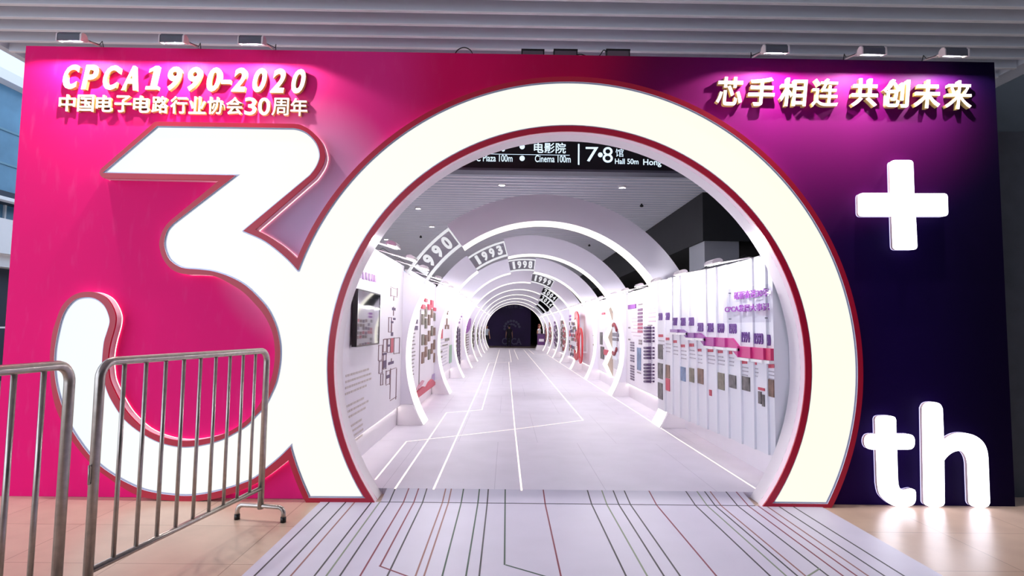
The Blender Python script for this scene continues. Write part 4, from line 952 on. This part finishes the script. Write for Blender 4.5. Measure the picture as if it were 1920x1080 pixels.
def person(label, loc, rz, shirt, trousers, hair_c, pose, hold=None, long_hair=False):
    t = thing('person', label, 'person', loc=loc, rz=rz)
    V, Ed, Rd = [], [], []
    def v(p, r, par=None):
        V.append(p); Rd.append(r if isinstance(r, tuple) else (r, r))
        if par is not None: Ed.append((par, len(V)-1))
        return len(V)-1
    pel = v((0, 0, .86), (.15, .11)); wa = v((0, .01, 1.0), (.135, .1), pel); ch = v((0, .01, 1.2), (.16, .11), wa); sh = v((0, 0, 1.33), (.11, .08), ch); nk = v((0, -.01, 1.41), .05, sh)
    hd = v((0, -.02, 1.5), (.07, .08), nk); hd2 = v((0, -.03, 1.58), (.075, .09), hd); v((0, -.02, 1.64), (.05, .06), hd2); v((0, -.125, 1.55), .014, hd2)
    for sx_ in (-1, 1): v((sx_*.085, -.01, 1.56), .014, hd2)
    for sx_ in (-1, 1):
        hip = v((sx_*.09, 0, .78), .09, pel); kn = v((sx_*.1, -.015, .45), .062, hip); an = v((sx_*.1, .02, .09), .042, kn); v((sx_*.11, -.13, .03), (.04, .025), an)
        s1 = v((sx_*.18, 0, 1.31), .06, sh)
        if pose == 'raise': el = v((sx_*.22, -.16, 1.14), .042, s1); wr = v((sx_*.09, -.34, 1.33), .03, el); dr = Vector((-sx_*.2, -.35, .9)).normalized()
        elif pose == 'front': el = v((sx_*.23, .03, 1.06), .042, s1); wr = v((sx_*.15, -.19, .98), .03, el); dr = Vector((-sx_*.3, -.9, .1)).normalized()
        else: el = v((sx_*.23, .03, 1.05), .042, s1); wr = v((sx_*.25, -.04, .82), .03, el); dr = Vector((0, -.15, -1)).normalized()
        pm = Vector(V[wr])+dr*.07; pi_ = v(tuple(pm), (.033, .02), wr)
        side = dr.cross(Vector((sx_, .2, 0))).normalized()
        for j, (o, ln) in enumerate([(-.03, .065), (-.01, .075), (.01, .07), (.028, .055)]):
            k1 = v(tuple(pm+side*o+dr*(.03+ln*.5)), .0095, pi_); v(tuple(pm+side*o*1.1+dr*(.03+ln)+Vector((0, -.012, -.004))), .008, k1)
        th = v(tuple(pm-side*.045+dr*.0), .011, pi_); v(tuple(pm-side*.055+dr*.035), .009, th)
    me = bpy.data.meshes.new('body'); me.from_pydata(V, Ed, []); o = bpy.data.objects.new('body', me); COL.objects.link(o)
    sk = o.modifiers.new('s', 'SKIN'); sk.use_smooth_shade = True; o.modifiers.new('u', 'SUBSURF').levels = 2; o.modifiers['u'].render_levels = 2
    for i, q in enumerate(me.skin_vertices[0].data): q.radius = Rd[i]; q.use_root = (i == 0)
    dg = bpy.context.evaluated_depsgraph_get(); m2 = bpy.data.meshes.new_from_object(o.evaluated_get(dg)); bpy.data.objects.remove(o)
    skin = mat('skin', (196, 148, 122), .5); sm_ = mat('cloth '+str(shirt), shirt, .7); tm = mat('cloth '+str(trousers), trousers, .7); shoe = mat('dark shoe', (24, 22, 24), .5)
    m2.materials.clear()
    for q in (skin, sm_, tm, shoe): m2.materials.append(q)
    for f in m2.polygons:
        c = f.center; r = math.hypot(c.x, c.y)
        if c.z < .09: k_ = 3
        elif c.z < .92 and abs(c.x) < .205: k_ = 2
        elif c.z < 1.39 and c.z > .9 and (abs(c.x) < .225 and c.y > -.13 and (abs(c.x) < .18 or c.z > 1.12)): k_ = 1
        else: k_ = 0
        f.material_index = k_; f.use_smooth = True
    mn = min(vv.co.z for vv in m2.vertices)
    for vv in m2.vertices: vv.co.z -= mn
    bo = bpy.data.objects.new('body', m2); COL.objects.link(bo); bo.parent = t
    b = MB(); b.ball((0, .005, 1.605-mn), .1, n=16, sc=(.92, 1.05, .95))
    if long_hair: b.ball((0, .05, 1.47-mn), .1, n=14, sc=(.95, .6, 1.5))
    hb = b.build('hair', mat('hair '+str(hair_c), hair_c, .5), t)
    bm = bmesh.new(); bm.from_mesh(hb.data)
    bmesh.ops.delete(bm, geom=[q for q in bm.verts if q.co.y < -.045 and q.co.z < 1.635-mn], context='VERTS'); bm.to_mesh(hb.data); bm.free()
    b = MB()
    for sx_ in (-.03, .03): b.ball((sx_, -.108, 1.575-mn), .011, n=8)
    b.build('eyes', black, t)
    b = MB(); b.ball((0, -.105, 1.505-mn), .02, n=8, sc=(1, .4, .3)); b.build('mouth', mat('lips', (170, 90, 86), .5), t)
    return t
p1 = onZ(913, 652.5, 0)
person('person in a pale shirt and dark trousers standing at the tunnel far left exit', (-1.45, 41.2, 0), math.radians(150), (206, 214, 226), (30, 30, 38), (20, 18, 18), 'down')
person('person in dark clothes seen from behind before the pale stage emblem', (.2, 44.2, 0), math.pi, (34, 28, 40), (22, 20, 26), (16, 14, 14), 'down')
person('person with long reddish hair in a white top behind the purple kiosk', (2.2, 38.35, TF), math.radians(60), (228, 222, 226), (60, 40, 60), (110, 40, 34), 'front', long_hair=True)
kq = thing('kiosk', 'small purple kiosk on a white sloped plinth near the far right wall', 'kiosk', loc=(2.3, 37.2, TF))
b = MB(); b.prismY([[(-.42, .001), (.2, .001), (.2, .32), (-.3, .32)]], -.3, .3); b.build('plinth', white, kq)
b = MB(); b.box(-.28, -.25, .32, .2, .25, .98); b.build('cabinet', mat('kiosk purple', (96, 44, 112), .5), kq)
b = MB(); b.prismY([[(-.32, .98), (.2, .98), (.2, 1.06), (-.24, 1.06)]], -.28, .28); b.build('top', plum, kq)
b = MB(); b.box(-.2, -.256, .55, .12, -.25, .72); b.build('label_plate', white, kq)
